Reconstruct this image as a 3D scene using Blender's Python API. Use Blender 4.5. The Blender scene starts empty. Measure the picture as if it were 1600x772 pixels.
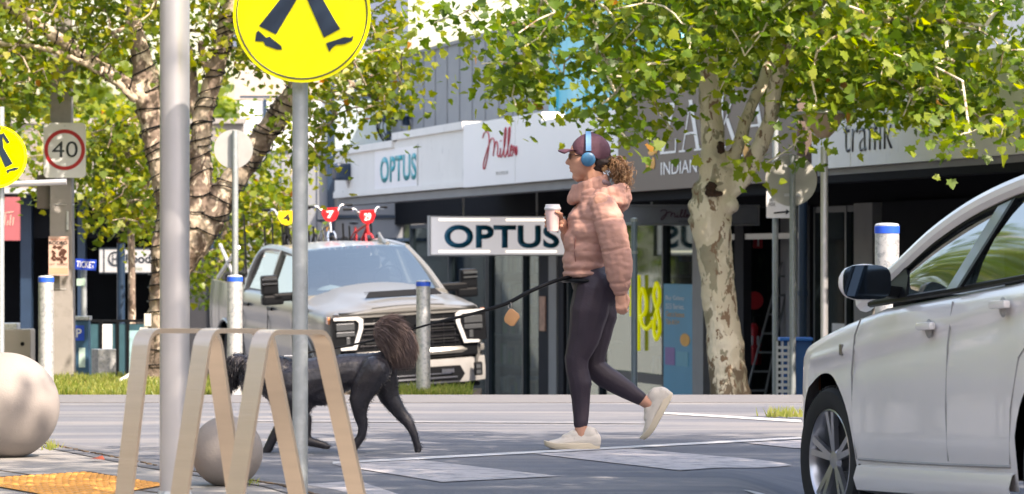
import bpy, bmesh, math, random
import numpy as np
from mathutils import Vector, Matrix, noise, Euler
C = bpy.context.scene.collection
SC = bpy.context.scene
random.seed(7); np.random.seed(7)
R = math.radians
F = 6000.0          # focal length in photo pixels
HC = 1.0            # camera height above the crossing

# ---------------------------------------------------------------- camera, sky, sun, exposure
cam_d = bpy.data.cameras.new('camera'); cam = bpy.data.objects.new('camera', cam_d); C.objects.link(cam)
cam.location = (0, 0, HC); cam.rotation_euler = (R(90.18), 0, 0)
cam_d.sensor_width = 36; cam_d.lens = 135; cam_d.clip_start = 0.5; cam_d.clip_end = 2000
cam_d.dof.use_dof = True; cam_d.dof.focus_distance = 20.5; cam_d.dof.aperture_fstop = 8.0
SC.camera = cam
SUN = Vector((0.60, -0.66, 0.92)).normalized()
w = bpy.data.worlds.new('World'); SC.world = w; w.use_nodes = True
wn = w.node_tree; bg = wn.nodes['Background']
sky = wn.nodes.new('ShaderNodeTexSky'); sky.sky_type = 'NISHITA'; sky.sun_disc = False
sky.sun_elevation = math.asin(SUN.z); sky.sun_rotation = math.atan2(SUN.x, SUN.y)
sky.air_density = 1.3; sky.dust_density = 3.0; sky.ozone_density = 1.0
wn.links.new(sky.outputs[0], bg.inputs[0]); bg.inputs[1].default_value = 0.135
sd = bpy.data.lights.new('sun', 'SUN'); sd.energy = 2.9; sd.angle = R(0.55); sd.color = (1.0, 0.93, 0.82)
so = bpy.data.objects.new('sun', sd); C.objects.link(so); so.rotation_euler = SUN.to_track_quat('Z', 'Y').to_euler()
SC.view_settings.view_transform = 'Standard'; SC.view_settings.look = 'None'
SC.view_settings.exposure = 1.80; SC.view_settings.gamma = 1.0
SC.view_settings.use_white_balance = True; SC.view_settings.white_balance_temperature = 7300; SC.view_settings.white_balance_tint = 16
SC.cycles.max_bounces = 6; SC.cycles.transparent_max_bounces = 8
SC.cycles.use_denoising = True

# ---------------------------------------------------------------- materials
def pm(name, col, rough=0.6, metal=0.0, var=0.12, scale=6.0, bump=0.0, bscale=40.0, col2=None, c2scale=None, c2lo=0.45, c2hi=0.6,
       coat=0.0, spec=0.5, emit=None, estr=0.0, stretch=None, trans=0.0, alpha=1.0):
    m = bpy.data.materials.new(name); m.use_nodes = True
    nt = m.node_tree; b = nt.nodes['Principled BSDF']; L = nt.links.new
    tc = nt.nodes.new('ShaderNodeTexCoord'); mp = nt.nodes.new('ShaderNodeMapping'); L(tc.outputs['Object'], mp.inputs[0])
    if stretch: mp.inputs['Scale'].default_value = stretch
    nz = nt.nodes.new('ShaderNodeTexNoise'); nz.inputs['Scale'].default_value = scale; nz.inputs['Detail'].default_value = 6
    L(mp.outputs[0], nz.inputs[0])
    base = nt.nodes.new('ShaderNodeMix'); base.data_type = 'RGBA'; base.blend_type = 'MIX'
    c = Vector(col[:3])
    base.inputs[6].default_value = tuple(max(0, x*(1-var*1.6)) for x in c)+(1,)
    base.inputs[7].default_value = tuple(min(1, x*(1+var*1.6)) for x in c)+(1,)
    L(nz.outputs[0], base.inputs[0]); out = base.outputs[2]
    if col2:
        n2 = nt.nodes.new('ShaderNodeTexNoise'); n2.inputs['Scale'].default_value = c2scale or scale*0.6; n2.inputs['Detail'].default_value = 8
        n2.inputs['Roughness'].default_value = 0.65
        L(mp.outputs[0], n2.inputs[0])
        cr = nt.nodes.new('ShaderNodeMapRange'); cr.inputs[1].default_value = c2lo; cr.inputs[2].default_value = c2hi
        L(n2.outputs[0], cr.inputs[0])
        mx = nt.nodes.new('ShaderNodeMix'); mx.data_type = 'RGBA'; L(cr.outputs[0], mx.inputs[0]); L(out, mx.inputs[6])
        mx.inputs[7].default_value = tuple(col2)+(1,); out = mx.outputs[2]
    L(out, b.inputs['Base Color'])
    b.inputs['Roughness'].default_value = rough; b.inputs['Metallic'].default_value = metal
    b.inputs['Coat Weight'].default_value = coat; b.inputs['Coat Roughness'].default_value = 0.05
    b.inputs['Specular IOR Level'].default_value = spec
    if trans: b.inputs['Transmission Weight'].default_value = trans
    if emit: b.inputs['Emission Color'].default_value = tuple(emit)+(1,); b.inputs['Emission Strength'].default_value = estr
    if bump:
        n3 = nt.nodes.new('ShaderNodeTexNoise'); n3.inputs['Scale'].default_value = bscale; n3.inputs['Detail'].default_value = 5
        L(mp.outputs[0], n3.inputs[0]); bp = nt.nodes.new('ShaderNodeBump'); bp.inputs['Strength'].default_value = bump
        bp.inputs['Distance'].default_value = 0.02; L(n3.outputs[0], bp.inputs['Height']); L(bp.outputs[0], b.inputs['Normal'])
    return m
def glass(name, tint=(0.6, 0.7, 0.72), refl=0.25, rough=0.02, gcol=(.92, .92, .9)):
    m = bpy.data.materials.new(name); m.use_nodes = True; nt = m.node_tree; nt.nodes.clear(); L = nt.links.new
    o = nt.nodes.new('ShaderNodeOutputMaterial'); t = nt.nodes.new('ShaderNodeBsdfTransparent'); t.inputs[0].default_value = tuple(tint)+(1,)
    g = nt.nodes.new('ShaderNodeBsdfGlossy'); g.inputs['Roughness'].default_value = rough; g.inputs['Color'].default_value = tuple(gcol)+(1,)
    lw = nt.nodes.new('ShaderNodeLayerWeight'); lw.inputs[0].default_value = 0.35
    mr = nt.nodes.new('ShaderNodeMapRange'); mr.inputs[3].default_value = refl*0.6; mr.inputs[4].default_value = min(1, refl+0.5)
    L(lw.outputs['Facing'], mr.inputs[0]); mx = nt.nodes.new('ShaderNodeMixShader')
    L(mr.outputs[0], mx.inputs[0]); L(t.outputs[0], mx.inputs[1]); L(g.outputs[0], mx.inputs[2]); L(mx.outputs[0], o.inputs[0])
    return m
def leaf_mat(name, dark, mid, light, brown=(0.22, 0.11, 0.03)):
    m = bpy.data.materials.new(name); m.use_nodes = True; nt = m.node_tree; L = nt.links.new
    b = nt.nodes['Principled BSDF']; o = nt.nodes['Material Output']
    at = nt.nodes.new('ShaderNodeAttribute'); at.attribute_name = 'leafcol'
    cr = nt.nodes.new('ShaderNodeValToRGB'); L(at.outputs['Fac'], cr.inputs[0])
    e = cr.color_ramp.elements; e[0].position = 0; e[0].color = tuple(dark)+(1,); e[1].position = 1; e[1].color = tuple(brown)+(1,)
    for p, c in ((0.45, mid), (0.85, light), (0.965, light)):
        k = e.new(p); k.color = tuple(c)+(1,)
    L(cr.outputs[0], b.inputs['Base Color']); b.inputs['Roughness'].default_value = 0.42; b.inputs['Specular IOR Level'].default_value = 0.4
    tr = nt.nodes.new('ShaderNodeBsdfTranslucent')
    hs = nt.nodes.new('ShaderNodeHueSaturation'); hs.inputs['Value'].default_value = 2.1; hs.inputs['Saturation'].default_value = 1.1; hs.inputs['Hue'].default_value = 0.485
    L(cr.outputs[0], hs.inputs['Color']); L(hs.outputs[0], tr.inputs[0])
    mx = nt.nodes.new('ShaderNodeMixShader'); mx.inputs[0].default_value = 0.48
    L(b.outputs[0], mx.inputs[1]); L(tr.outputs[0], mx.inputs[2]); L(mx.outputs[0], o.inputs[0])
    return m

# ---------------------------------------------------------------- geometry helpers
def P(px, py, d): return Vector(((px-800)/F*d, d, HC-(py-405)/F*d))
class MB:
    def __init__(s): s.bm = bmesh.new()
    def face(s, pts):
        return s.bm.faces.new([s.bm.verts.new(p) for p in pts])
    def box(s, c, d, rz=0.0, rot=None):
        M = Matrix.Translation(c) @ (rot.to_4x4() if rot else Matrix.Rotation(rz, 4, 'Z')) @ Matrix.Diagonal((d[0], d[1], d[2], 1))
        bmesh.ops.create_cube(s.bm, size=1, matrix=M); return s
    def box2(s, a, b):
        a = Vector(a); b = Vector(b); return s.box((a+b)/2, [abs(x) for x in (b-a)])
    def bar(s, p0, p1, w, t, up=(0, 0, 1)):
        p0 = Vector(p0); p1 = Vector(p1); z = (p1-p0); L = z.length; z.normalize(); x = Vector(up).cross(z)
        if x.length < 1e-4: x = Vector((1, 0, 0)).cross(z)
        x.normalize(); y = z.cross(x); M = Matrix((x, y, z)).transposed()
        return s.box((p0+p1)/2, (w, t, L), rot=M)
    def tube(s, pts, rad, seg=10, cap=True, closed=False, wob=0.0, wsc=3.0):
        pts = [Vector(p) for p in pts]; n = len(pts)
        if not hasattr(rad, '__len__'): rad = [rad]*n
        rings = []; up = None
        for i, p in enumerate(pts):
            if closed: t = pts[(i+1) % n]-pts[i-1]
            else: t = pts[min(i+1, n-1)]-pts[max(i-1, 0)]
            t.normalize()
            if up is None:
                up = Vector((0, 0, 1)) if abs(t.z) < 0.9 else Vector((1, 0, 0))
            x = up-t*up.dot(t)
            if x.length < 1e-5: x = Vector((0, 1, 0))-t*t.y
            x.normalize(); y = t.cross(x); up = x
            ring = []
            for k in range(seg):
                a = 2*math.pi*k/seg; q = x*math.cos(a)+y*math.sin(a); r = rad[i]
                if wob: r *= 1+wob*noise.noise((p+q*rad[i])*wsc)+wob*0.5*noise.noise((p+q*rad[i])*wsc*3)
                ring.append(s.bm.verts.new(p+q*r))
            rings.append(ring)
        m = n if closed else n-1
        for i in range(m):
            a, b = rings[i], rings[(i+1) % n]
            for k in range(seg): s.bm.faces.new((a[k], a[(k+1) % seg], b[(k+1) % seg], b[k]))
        if cap and not closed:
            s.bm.faces.new(rings[0][::-1]); s.bm.faces.new(rings[-1])
        return s
    def cyl(s, p0, p1, r, r1=None, seg=20): return s.tube([p0, p1], [r, r if r1 is None else r1], seg)
    def lathe(s, prof, o=(0, 0, 0), seg=32, axis=None, sc=(1, 1, 1)):
        o = Vector(o); M = Matrix.Identity(3)
        if axis is not None: M = Vector(axis).normalized().to_track_quat('Z', 'Y').to_matrix()
        rings = []
        for r, z in prof:
            if r < 1e-6: rings.append([s.bm.verts.new(o+M @ Vector((0, 0, z)))])
            else: rings.append([s.bm.verts.new(o+M @ Vector((r*math.cos(2*math.pi*k/seg)*sc[0], r*math.sin(2*math.pi*k/seg)*sc[1], z))) for k in range(seg)])
        for a, b in zip(rings, rings[1:]):
            for k in range(seg):
                k2 = (k+1) % seg
                if len(a) == 1 and len(b) == 1: continue
                if len(a) == 1: s.bm.faces.new((a[0], b[k2], b[k]))
                elif len(b) == 1: s.bm.faces.new((a[k], a[k2], b[0]))
                else: s.bm.faces.new((a[k], a[k2], b[k2], b[k]))
        return s
    def ell(s, c, r, rot=None, sub=3):
        M = Matrix.Translation(c) @ (rot.to_4x4() if rot else Matrix.Identity(4)) @ Matrix.Diagonal((r[0], r[1], r[2], 1))
        bmesh.ops.create_icosphere(s.bm, subdivisions=sub, radius=1, matrix=M); return s
    def cap(s, p0, r0, p1, r1, n=6):
        p0 = Vector(p0); p1 = Vector(p1)
        for p, r in ((p0, r0), (p1, r1)): s.ell(p, (r, r, r), sub=2)
        if (p1-p0).length > 1e-5: s.tube([p0, p1], [r0, r1], 12)
        return s
    def chain(s, pr):
        for (p0, r0), (p1, r1) in zip(pr, pr[1:]): s.cap(p0, r0, p1, r1)
        return s
    def prism(s, pts, fr, n0, n1):
        """polygon pts (u,v) in frame fr, extruded from n0 to n1 along its normal"""
        a = [s.bm.verts.new(fr(u, v, n0)) for u, v in pts]; b = [s.bm.verts.new(fr(u, v, n1)) for u, v in pts]
        ar = sum(pts[i-1][0]*pts[i][1]-pts[i][0]*pts[i-1][1] for i in range(len(pts)))
        k = len(pts)
        f = [a[::-1], b]+[(a[i], a[(i+1) % k], b[(i+1) % k], b[i]) for i in range(k)]
        for q in f: s.bm.faces.new(q if ar > 0 else q[::-1])
        return s
def frame(o, u, v=(0, 0, 1)):
    o = Vector(o); u = Vector(u).normalized(); v = Vector(v).normalized(); n = u.cross(v)
    f = lambda a, b, c=0.0: o+u*a+v*b+n*c
    f.u = u; f.v = v; f.n = n; f.o = o
    return f
def link(name, me, m, parent=None, smooth=False, loc=None):
    o = bpy.data.objects.new(name, me); C.objects.link(o)
    if m: me.materials.append(m)
    if smooth:
        me.polygons.foreach_set('use_smooth', [True]*len(me.polygons))
    if parent: o.parent = parent
    if loc: o.location = loc
    return o
def obj(name, mb, m, parent=None, smooth=False, bevel=0.0, loc=None, ang=35):
    bm = mb.bm if isinstance(mb, MB) else mb
    if bevel:
        bm.normal_update()
        es = [e for e in bm.edges if len(e.link_faces) == 2 and e.calc_face_angle(0) > R(40)]
        bmesh.ops.bevel(bm, geom=es, offset=bevel, segments=2, affect='EDGES', profile=0.6)
    bmesh.ops.recalc_face_normals(bm, faces=bm.faces)
    me = bpy.data.meshes.new(name); bm.to_mesh(me); bm.free()
    o = link(name, me, m, parent, smooth, loc)
    if smooth:
        me.set_sharp_from_angle(angle=R(ang))
    return o
def tag(o, label=None, cat=None, group=None, kind=None):
    if label: o['label'] = label
    if cat: o['category'] = cat
    if group: o['group'] = group
    if kind: o['kind'] = kind
    return o
def thing(name, label, cat, loc=(0, 0, 0), rot=(0, 0, 0), group=None):
    o = bpy.data.objects.new(name, None); C.objects.link(o); o.location = loc; o.rotation_euler = rot; o.empty_display_size = 0.2
    return tag(o, label, cat, group)
def copy_tree(o, parent=None):
    c = o.copy(); C.objects.link(c)
    if parent: c.parent = parent
    for ch in list(o.children): copy_tree(ch, c)
    return c
def remesh(mb, vox, smooth=2, keep=True):
    me = bpy.data.meshes.new('tmp'); mb.bm.to_mesh(me); mb.bm.free(); o = bpy.data.objects.new('tmp', me); C.objects.link(o)
    r = o.modifiers.new('r', 'REMESH'); r.mode = 'VOXEL'; r.voxel_size = vox; r.use_smooth_shade = True
    if smooth:
        s = o.modifiers.new('s', 'SMOOTH'); s.factor = 0.5; s.iterations = smooth
    dg = bpy.context.evaluated_depsgraph_get(); ev = o.evaluated_get(dg)
    out = bpy.data.meshes.new_from_object(ev); bpy.data.objects.remove(o); bpy.data.meshes.remove(me)
    return out
def displace(me, fn):
    n = len(me.vertices); co = np.zeros(n*3, 'f'); me.vertices.foreach_get('co', co); co = co.reshape(-1, 3)
    no = np.zeros(n*3, 'f'); me.vertex_normals.foreach_get('vector', no); no = no.reshape(-1, 3)
    d = fn(co, no)
    co2 = co+(no*d[:, None] if d.ndim == 1 else d); me.vertices.foreach_set('co', co2.astype('f').ravel()); me.update()
def nz(co, s, seed=0.0):
    return np.array([noise.noise(Vector((c[0]*s+seed, c[1]*s, c[2]*s))) for c in co])
def text(body, m, fr, u0, v0, wd, ht, n=0.004, parent=None, name='lettering', bold=0.0, th=0.004, shear=0.0, spacing=1.0):
    """built-in font lettering fitted into the rectangle u0..u0+wd, v0..v0+ht of frame fr"""
    cu = bpy.data.curves.new('t', 'FONT'); cu.body = body; cu.offset = bold; cu.space_character = spacing; cu.shear = shear
    cu.resolution_u = 8
    o = bpy.data.objects.new('t', cu); C.objects.link(o)
    dg = bpy.context.evaluated_depsgraph_get(); dg.update(); me = bpy.data.meshes.new_from_object(o.evaluated_get(dg))
    bpy.data.objects.remove(o); bpy.data.curves.remove(cu)
    k = len(me.vertices); co = np.zeros(k*3, 'f'); me.vertices.foreach_get('co', co); co = co.reshape(-1, 3)
    lo = co.min(0); hi = co.max(0); sx = wd/(hi[0]-lo[0]); sy = ht/(hi[1]-lo[1])
    bm = bmesh.new(); bm.from_mesh(me); bpy.data.meshes.remove(me)
    for v in bm.verts: v.co = fr(u0+(v.co.x-lo[0])*sx, v0+(v.co.y-lo[1])*sy, n)
    bmesh.ops.recalc_face_normals(bm, faces=bm.faces)
    if th:
        r = bmesh.ops.extrude_face_region(bm, geom=list(bm.faces)); vs = [e for e in r['geom'] if isinstance(e, bmesh.types.BMVert)]
        bmesh.ops.translate(bm, verts=vs, vec=fr.n*th)
    return obj(name, bm, m, parent)
def strokes(m, fr, lines, r, n=0.006, parent=None, name='lettering', seg=6):
    mb = MB()
    for ln in lines:
        pts = [fr(u, v, n) for u, v in smooth_pts(ln, 6)]
        mb.tube(pts, r, seg)
    return obj(name, mb, m, parent, True)
def smooth_pts(p, k=6):
    if len(p) < 3: return p
    out = []; n = len(p)
    for i in range(n-1):
        p0 = Vector(p[max(i-1, 0)]); p1 = Vector(p[i]); p2 = Vector(p[i+1]); p3 = Vector(p[min(i+2, n-1)])
        for j in range(k):
            t = j/k; out.append(0.5*((2*p1)+(p2-p0)*t+(2*p0-5*p1+4*p2-p3)*t*t+(3*p1-p0-3*p2+p3)*t**3))
    out.append(Vector(p[-1])); return out
def serif(chars, H, W, gap):
    """hand drawn roman capitals as polygons; returns list of polys and total width"""
    s = 0.035*H/0.5; t = 0.14*H; k = 0.045*H; out = []; x = 0
    def bar(x0, y0, x1, y1, w): # slanted stem with horizontal ends
        return [(x0-w/2, y0), (x0+w/2, y0), (x1+w/2, y1), (x1-w/2, y1)]
    for c in chars:
        if c == 'A':
            w = W*1.1; out += [bar(x+w*.12, 0, x+w*.5, H, k), bar(x+w*.86, 0, x+w*.5, H, t), bar(x+w*.5, H*.33, x+w*.5, H*.33+k, w*.42),
                               bar(x+w*.12, 0, x+w*.12, k*.8, w*.3), bar(x+w*.86, 0, x+w*.86, k*.8, w*.34)]
        elif c == 'Z':
            w = W*.95; out += [bar(x+w*.14, 0, x+w*.84, H, t*.9), bar(x+w*.5, 0, x+w*.5, k, w*.9), bar(x+w*.5, H-k, x+w*.5, H, w*.86),
                               bar(x+w*.93, 0, x+w*.95, H*.28, k), bar(x+w*.1, H*.76, x+w*.08, H, k)]
        elif c == 'I':
            w = W*.5; out += [bar(x+w*.5, 0, x+w*.5, H, t), bar(x+w*.5, 0, x+w*.5, k*.8, w*.8), bar(x+w*.5, H-k*.8, x+w*.5, H, w*.8)]
        elif c == 'K':
            w = W*1.05; out += [bar(x+w*.2, 0, x+w*.2, H, t), bar(x+w*.3, H*.42, x+w*.8, H, k), bar(x+w*.85, 0, x+w*.42, H*.55, t),
                                bar(x+w*.2, 0, x+w*.2, k*.8, w*.38), bar(x+w*.2, H-k*.8, x+w*.2, H, w*.38), bar(x+w*.86, 0, x+w*.86, k*.8, w*.3), bar(x+w*.8, H-k*.8, x+w*.8, H, w*.3)]
        x += w+gap
    return out, x-gap
def polys(m, fr, pl, u0, v0, sx, sy, n=0.004, parent=None, name='lettering'):
    mb = MB()
    for i, p in enumerate(pl): mb.face([fr(u0+a*sx, v0+b*sy, n+0.0015*(i % 5)) for a, b in p])
    return obj(name, mb, m, parent)

# ---------------------------------------------------------------- shared materials
M = {}
M['asphalt'] = pm('asphalt', (0.13, 0.14, 0.168), 0.8, var=0.2, scale=1.3, bump=0.6, bscale=160, col2=(0.215, 0.212, 0.222), c2scale=0.9, c2lo=0.47, c2hi=0.6, stretch=(0.35, 2.2, 1))
M['white_line'] = pm('road_paint', (0.46, 0.46, 0.47), 0.6, var=0.1, scale=30, col2=(0.26, 0.26, 0.28), c2scale=25, c2lo=0.56, c2hi=0.72)
M['worn'] = pm('worn_paint', (0.21, 0.21, 0.225), 0.8, var=.15, scale=12, col2=(.14, .15, .175), c2scale=6, c2lo=.45, c2hi=.6)
M['zebra'] = pm('crossing_paint', (0.42, 0.395, 0.40), 0.7, var=0.10, scale=10, bump=0.4, bscale=120, col2=(0.19, 0.19, 0.21), c2scale=9, c2lo=0.48, c2hi=0.66)
M['concrete'] = pm('concrete', (0.25, 0.24, 0.232), 0.85, var=0.12, scale=5, bump=0.3, bscale=90, col2=(0.25, 0.235, 0.22), c2scale=2.5, c2lo=0.5, c2hi=0.75)
M['kerb'] = pm('kerb_concrete', (0.135, 0.135, 0.145), 0.85, var=0.1, scale=8, bump=0.3, bscale=90)
M['dirt'] = pm('dirt', (0.13, 0.09, 0.055), 0.95, var=0.3, scale=14, bump=0.5, bscale=60)
M['galv'] = pm('galvanised_steel', (0.60, 0.61, 0.62), 0.45, 0.55, var=0.14, scale=26, bump=0.05, bscale=60, col2=(0.36, 0.39, 0.42), c2scale=34, c2lo=0.5, c2hi=0.62)
M['pole'] = pm('pole_steel', (0.33, 0.37, 0.39), 0.5, 0.45, var=0.1, scale=18, col2=(0.38, 0.42, 0.45), c2scale=30, c2lo=0.5, c2hi=0.65)
M['white_pole'] = pm('painted_pole', (0.56, 0.56, 0.58), 0.36, 0.7, var=0.04, scale=9)
M['stainless'] = pm('brushed_steel', (0.60, 0.50, 0.40), 0.34, 0.92, var=0.06, scale=3, bump=.05, bscale=12, stretch=(1, 1, 12))
M['black'] = pm('black_plastic', (0.008, 0.009, 0.011), 0.4, var=0.1, spec=.12)
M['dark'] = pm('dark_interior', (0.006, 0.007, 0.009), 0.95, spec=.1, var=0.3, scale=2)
M['blue_tape'] = pm('blue_tape', (0.02, 0.10, 0.62), 0.35, var=0.05)
M['navy'] = pm('navy_paint', (0.015, 0.035, 0.07), 0.4, var=0.12)
M['grey_wall'] = pm('grey_cladding', (0.235, 0.25, 0.275), 0.6, var=0.05, scale=1.2, col2=(0.19, 0.205, 0.225), c2scale=0.9, c2lo=0.45, c2hi=0.8)
M['white_wall'] = pm('white_render', (0.74, 0.72, 0.69), 0.75, var=0.04, scale=2, bump=0.08, bscale=30, col2=(0.42, 0.41, 0.39), c2scale=3.5, c2lo=0.6, c2hi=0.85)
M['white_panel'] = pm('white_sign_panel', (0.80, 0.79, 0.81), 0.45, var=0.02, scale=1.0)
M['brown_panel'] = pm('brown_sign_panel', (0.125, 0.09, 0.075), 0.55, var=0.04, scale=1.0)
M['aluminium'] = pm('aluminium_frame', (0.50, 0.50, 0.50), 0.4, 0.5, var=0.05)
M['glassd'] = glass('shop_glass', (0.60, 0.66, 0.66), 0.14, .04, (.55, .62, .58))
M['white_txt'] = pm('white_lettering', (0.75, 0.75, 0.75), 0.5, var=0.02)
M['teal'] = pm('teal_lettering', (0.0, 0.32, 0.38), 0.4, var=0.02)
M['teal_d'] = pm('deep_teal_lettering', (0.0, 0.15, 0.26), 0.4, var=0.02)
M['red_txt'] = pm('red_lettering', (0.50, 0.04, 0.07), 0.4, var=0.02)
M['sign_red'] = pm('sign_red', (0.40, 0.012, 0.02), 0.4, var=0.04)
M['sign_white'] = pm('sign_white', (0.66, 0.67, 0.70), 0.35, var=0.03)
M['yellow'] = pm('fluorescent_yellow', (0.90, 0.86, 0.0), 0.35, var=0.03, scale=9, emit=(0.9, 0.9, 0.0), estr=0.0)
M['yellow_glow'] = pm('yellow_lettering_glow', (0.70, 0.72, 0.01), 0.4, var=0.02, emit=(.75,.80,.0), estr=.12)  # faint glow added to lettering that would stay dark in shade
M['blacktxt'] = pm('black_lettering', (0.006, 0.012, 0.02), 0.4, var=0.02)

# ---------------------------------------------------------------- ground
def gz(x, y):
    if y > 28.2: return -0.0425*(y-28.2)
    def ss(a, b, v): t = min(1, max(0, (v-a)/(b-a))); return t*t*(3-2*t)
    return -0.20*ss(0.95, 1.6, x)*ss(19.2, 17.2, y) if y > 12 else -0.20*ss(0.95, 1.6, x)
def sheet(name, xs, ys, zoff, m, kind='structure'):
    bm = bmesh.new(); g = [[bm.verts.new((x, y, gz(x, y)+zoff)) for x in xs] for y in ys]
    for j in range(len(ys)-1):
        for i in range(len(xs)-1): bm.faces.new((g[j][i], g[j][i+1], g[j+1][i+1], g[j+1][i]))
    o = obj(name, bm, m, None, True, ang=8); o['kind'] = kind; return o
xs = [-400, -120, -60, -30, -15, -8, -4, -2, -1, 0]+[0.8+0.05*i for i in range(24)]+[2.5, 4, 8, 15, 30, 60, 120, 400]
ys = [-60, -20, 0, 8, 12, 14, 16]+[16.8+0.1*i for i in range(28)]+[20, 22, 24, 26, 28.19]
sheet('road', xs, ys, 0.0, M['asphalt'])
sheet('lower_street', xs, [28.2, 40, 60, 90, 120, 160], -0.004, M['asphalt'])
far = MB(); far.face([(-1500, 159.9, gz(0, 160)-.01), (1500, 159.9, gz(0, 160)-.01), (1500, 1500, gz(0, 160)-.01), (-1500, 1500, gz(0, 160)-.01)])
far.face([(-1500, -1400, -.4), (1500, -1400, -.4), (1500, -59.9, -.1), (-1500, -59.9, -.1)])
tag(obj('far_ground', far, M['concrete']), kind='structure')
def G(px, py, z=0.004):       # photo pixel on the crossing plane -> ground point
    d = (HC-z)*F/(py-405); return Vector(((px-800)/F*d, d, z))
def patch(name, pts, m, z=0.004, label=None):
    mb = MB(); vs = [G(a, b, z) for a, b in pts]
    if len(vs) == 4:
        N = 24; g = []
        for i in range(N+1):
            row = []
            for j in range(N+1):
                p = vs[0].lerp(vs[1], i/N).lerp(vs[3].lerp(vs[2], i/N), j/N); row.append(mb.bm.verts.new((p.x, p.y, gz(p.x, p.y)+z)))
            g.append(row)
        for i in range(N):
            for j in range(N): mb.bm.faces.new((g[i][j], g[i+1][j], g[i+1][j+1], g[i][j+1]))
        o = obj(name, mb, m); o['kind'] = 'structure'; return o
    c = sum(vs, Vector())/len(vs); n = len(vs)
    fine = []
    for i in range(n):
        a, b = vs[i], vs[(i+1) % n]; fine += [a.lerp(b, t/6) for t in range(6)]
    bm = mb.bm; cv = bm.verts.new((c.x, c.y, gz(c.x, c.y)+z)); ring = [bm.verts.new((p.x, p.y, gz(p.x, p.y)+z)) for p in fine]
    for i in range(len(ring)): bm.faces.new((cv, ring[i], ring[(i+1) % len(ring)]))
    o = obj(name, mb, m); o['kind'] = 'structure'; return o
# concrete gutter strip along the crest, edge lines, zebra bars
gm = MB(); gm.box2((-9, 26.7, 0.0), (9, 28.15, 0.006)); tag(obj('gutter', gm, M['kerb']), kind='structure')
patch('road_marking', [(1035, 644), (1252, 656), (1252, 660), (1035, 646.5)], M['white_line'])
patch('road_marking', [(520, 721.5), (1252, 682.5), (1252, 685.5), (520, 725)], M['white_line'])
patch('road_marking', [(380, 656), (1020, 660), (1020, 662), (380, 658.5)], M['worn'])
patch('crossing_bar', [(520, 726), (655, 718.5), (872, 744), (690, 753)], M['zebra'])
patch('crossing_bar', [(835, 709), (985, 701), (1238, 722.5), (1062, 735)], M['zebra'])
patch('crossing_bar', [(1165, 692), (1252, 687.5), (1252, 700), (1240, 700)], M['zebra'])
patch('crossing_bar', [(455, 758), (560, 751), (640, 778), (500, 790)], M['zebra'])
patch('crossing_bar', [(1160, 764), (1255, 758), (1290, 772), (1250, 780)], M['white_line'])
# near footpath with kerb strip and ramp
fp = MB(); A = G(20, 690, 0); B = G(258, 738, 0); Cc = G(445, 768, 0); E = G(560, 800, 0)
edge = [Vector((-12, 24, 0)), A, B, Cc, E, Vector((-.3, 10, 0)), Vector((0.2, -5, 0))]
top = 0.022
bmv = fp.bm; q = [bmv.verts.new((p.x, p.y, top)) for p in edge]+[bmv.verts.new((-12, -5, top))]
bmv.faces.new(q)
tag(obj('footpath', fp, M['concrete']), kind='structure')
kb = MB(); ks = [Vector((p.x, p.y, 0)) for p in edge]
for i in range(len(ks)-1):
    a, b = ks[i], ks[i+1]; t = (b-a).normalized(); n = Vector((-t.y, t.x, 0))
    if n.x < 0: n = -n
    def pt(p, o, z): return p+n*o+Vector((0, 0, z))
    prof = [(-.10, .026), (.02, .026), (.16, .016), (.22, .006), (.22, -.01), (-.10, -.01)]
    va = [kb.bm.verts.new(pt(a, o, z)) for o, z in prof]; vb = [kb.bm.verts.new(pt(b, o, z)) for o, z in prof]
    for j in range(len(prof)-1): kb.bm.faces.new((va[j], va[j+1], vb[j+1], vb[j]))
tag(obj('kerb', kb, M['kerb']), kind='structure')
cr = MB()
for i in range(1, 4):
    a, b = ks[i], ks[i+1]; t = (b-a).normalized(); n = Vector((-t.y, t.x, 0))
    k = 26
    for j in range(k):
        p = a.lerp(b, j/k)+n*(-0.012+random.uniform(-.006, .006)); p.z = top+.003
        cr.box(p, (random.uniform(.03, .09), random.uniform(.008, .022), .012), rz=math.atan2(t.y, t.x)+random.uniform(-.2, .2))
tag(obj('gutter_grit', cr, M['dirt']), kind='stuff')
M['tactile'] = pm('tactile_orange', (0.62, 0.29, 0.06), 0.7, var=0.07, scale=10, bump=0.15, bscale=80)
t0 = G(-60, 752, top); t1 = G(132, 739.5, top); t2 = G(262, 759, top); t3 = G(120, 772+12, top)
tm = MB(); tm.face([t0+Vector((0, 0, .006)), t3+Vector((0, 0, .006)), t2+Vector((0, 0, .006)), t1+Vector((0, 0, .006))])
for i in range(16):
    for j in range(14):
        p = t0.lerp(t1, (i+.5)/16).lerp(t3.lerp(t2, (i+.5)/16), (j+.5)/14)
        tm.lathe([(0.0, 0.012), (.012, .011), (.018, .006)], p, 8)
tag(obj('tactile_paving', tm, M['tactile'], smooth=True), 'orange tactile paving slab with raised studs in the footpath', 'tactile paving')
# pavement joints
pj = MB()
for (a, b) in (((0, 735), (262, 772)), ((0, 745), (140, 737)), ((140, 737), (300, 764))):
    p0 = G(*a, top+.002); p1 = G(*b, top+.002); pj.bar(p0, p1, .008, .002)
tag(obj('footpath_joint', pj, M['dirt']), kind='structure')
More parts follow.
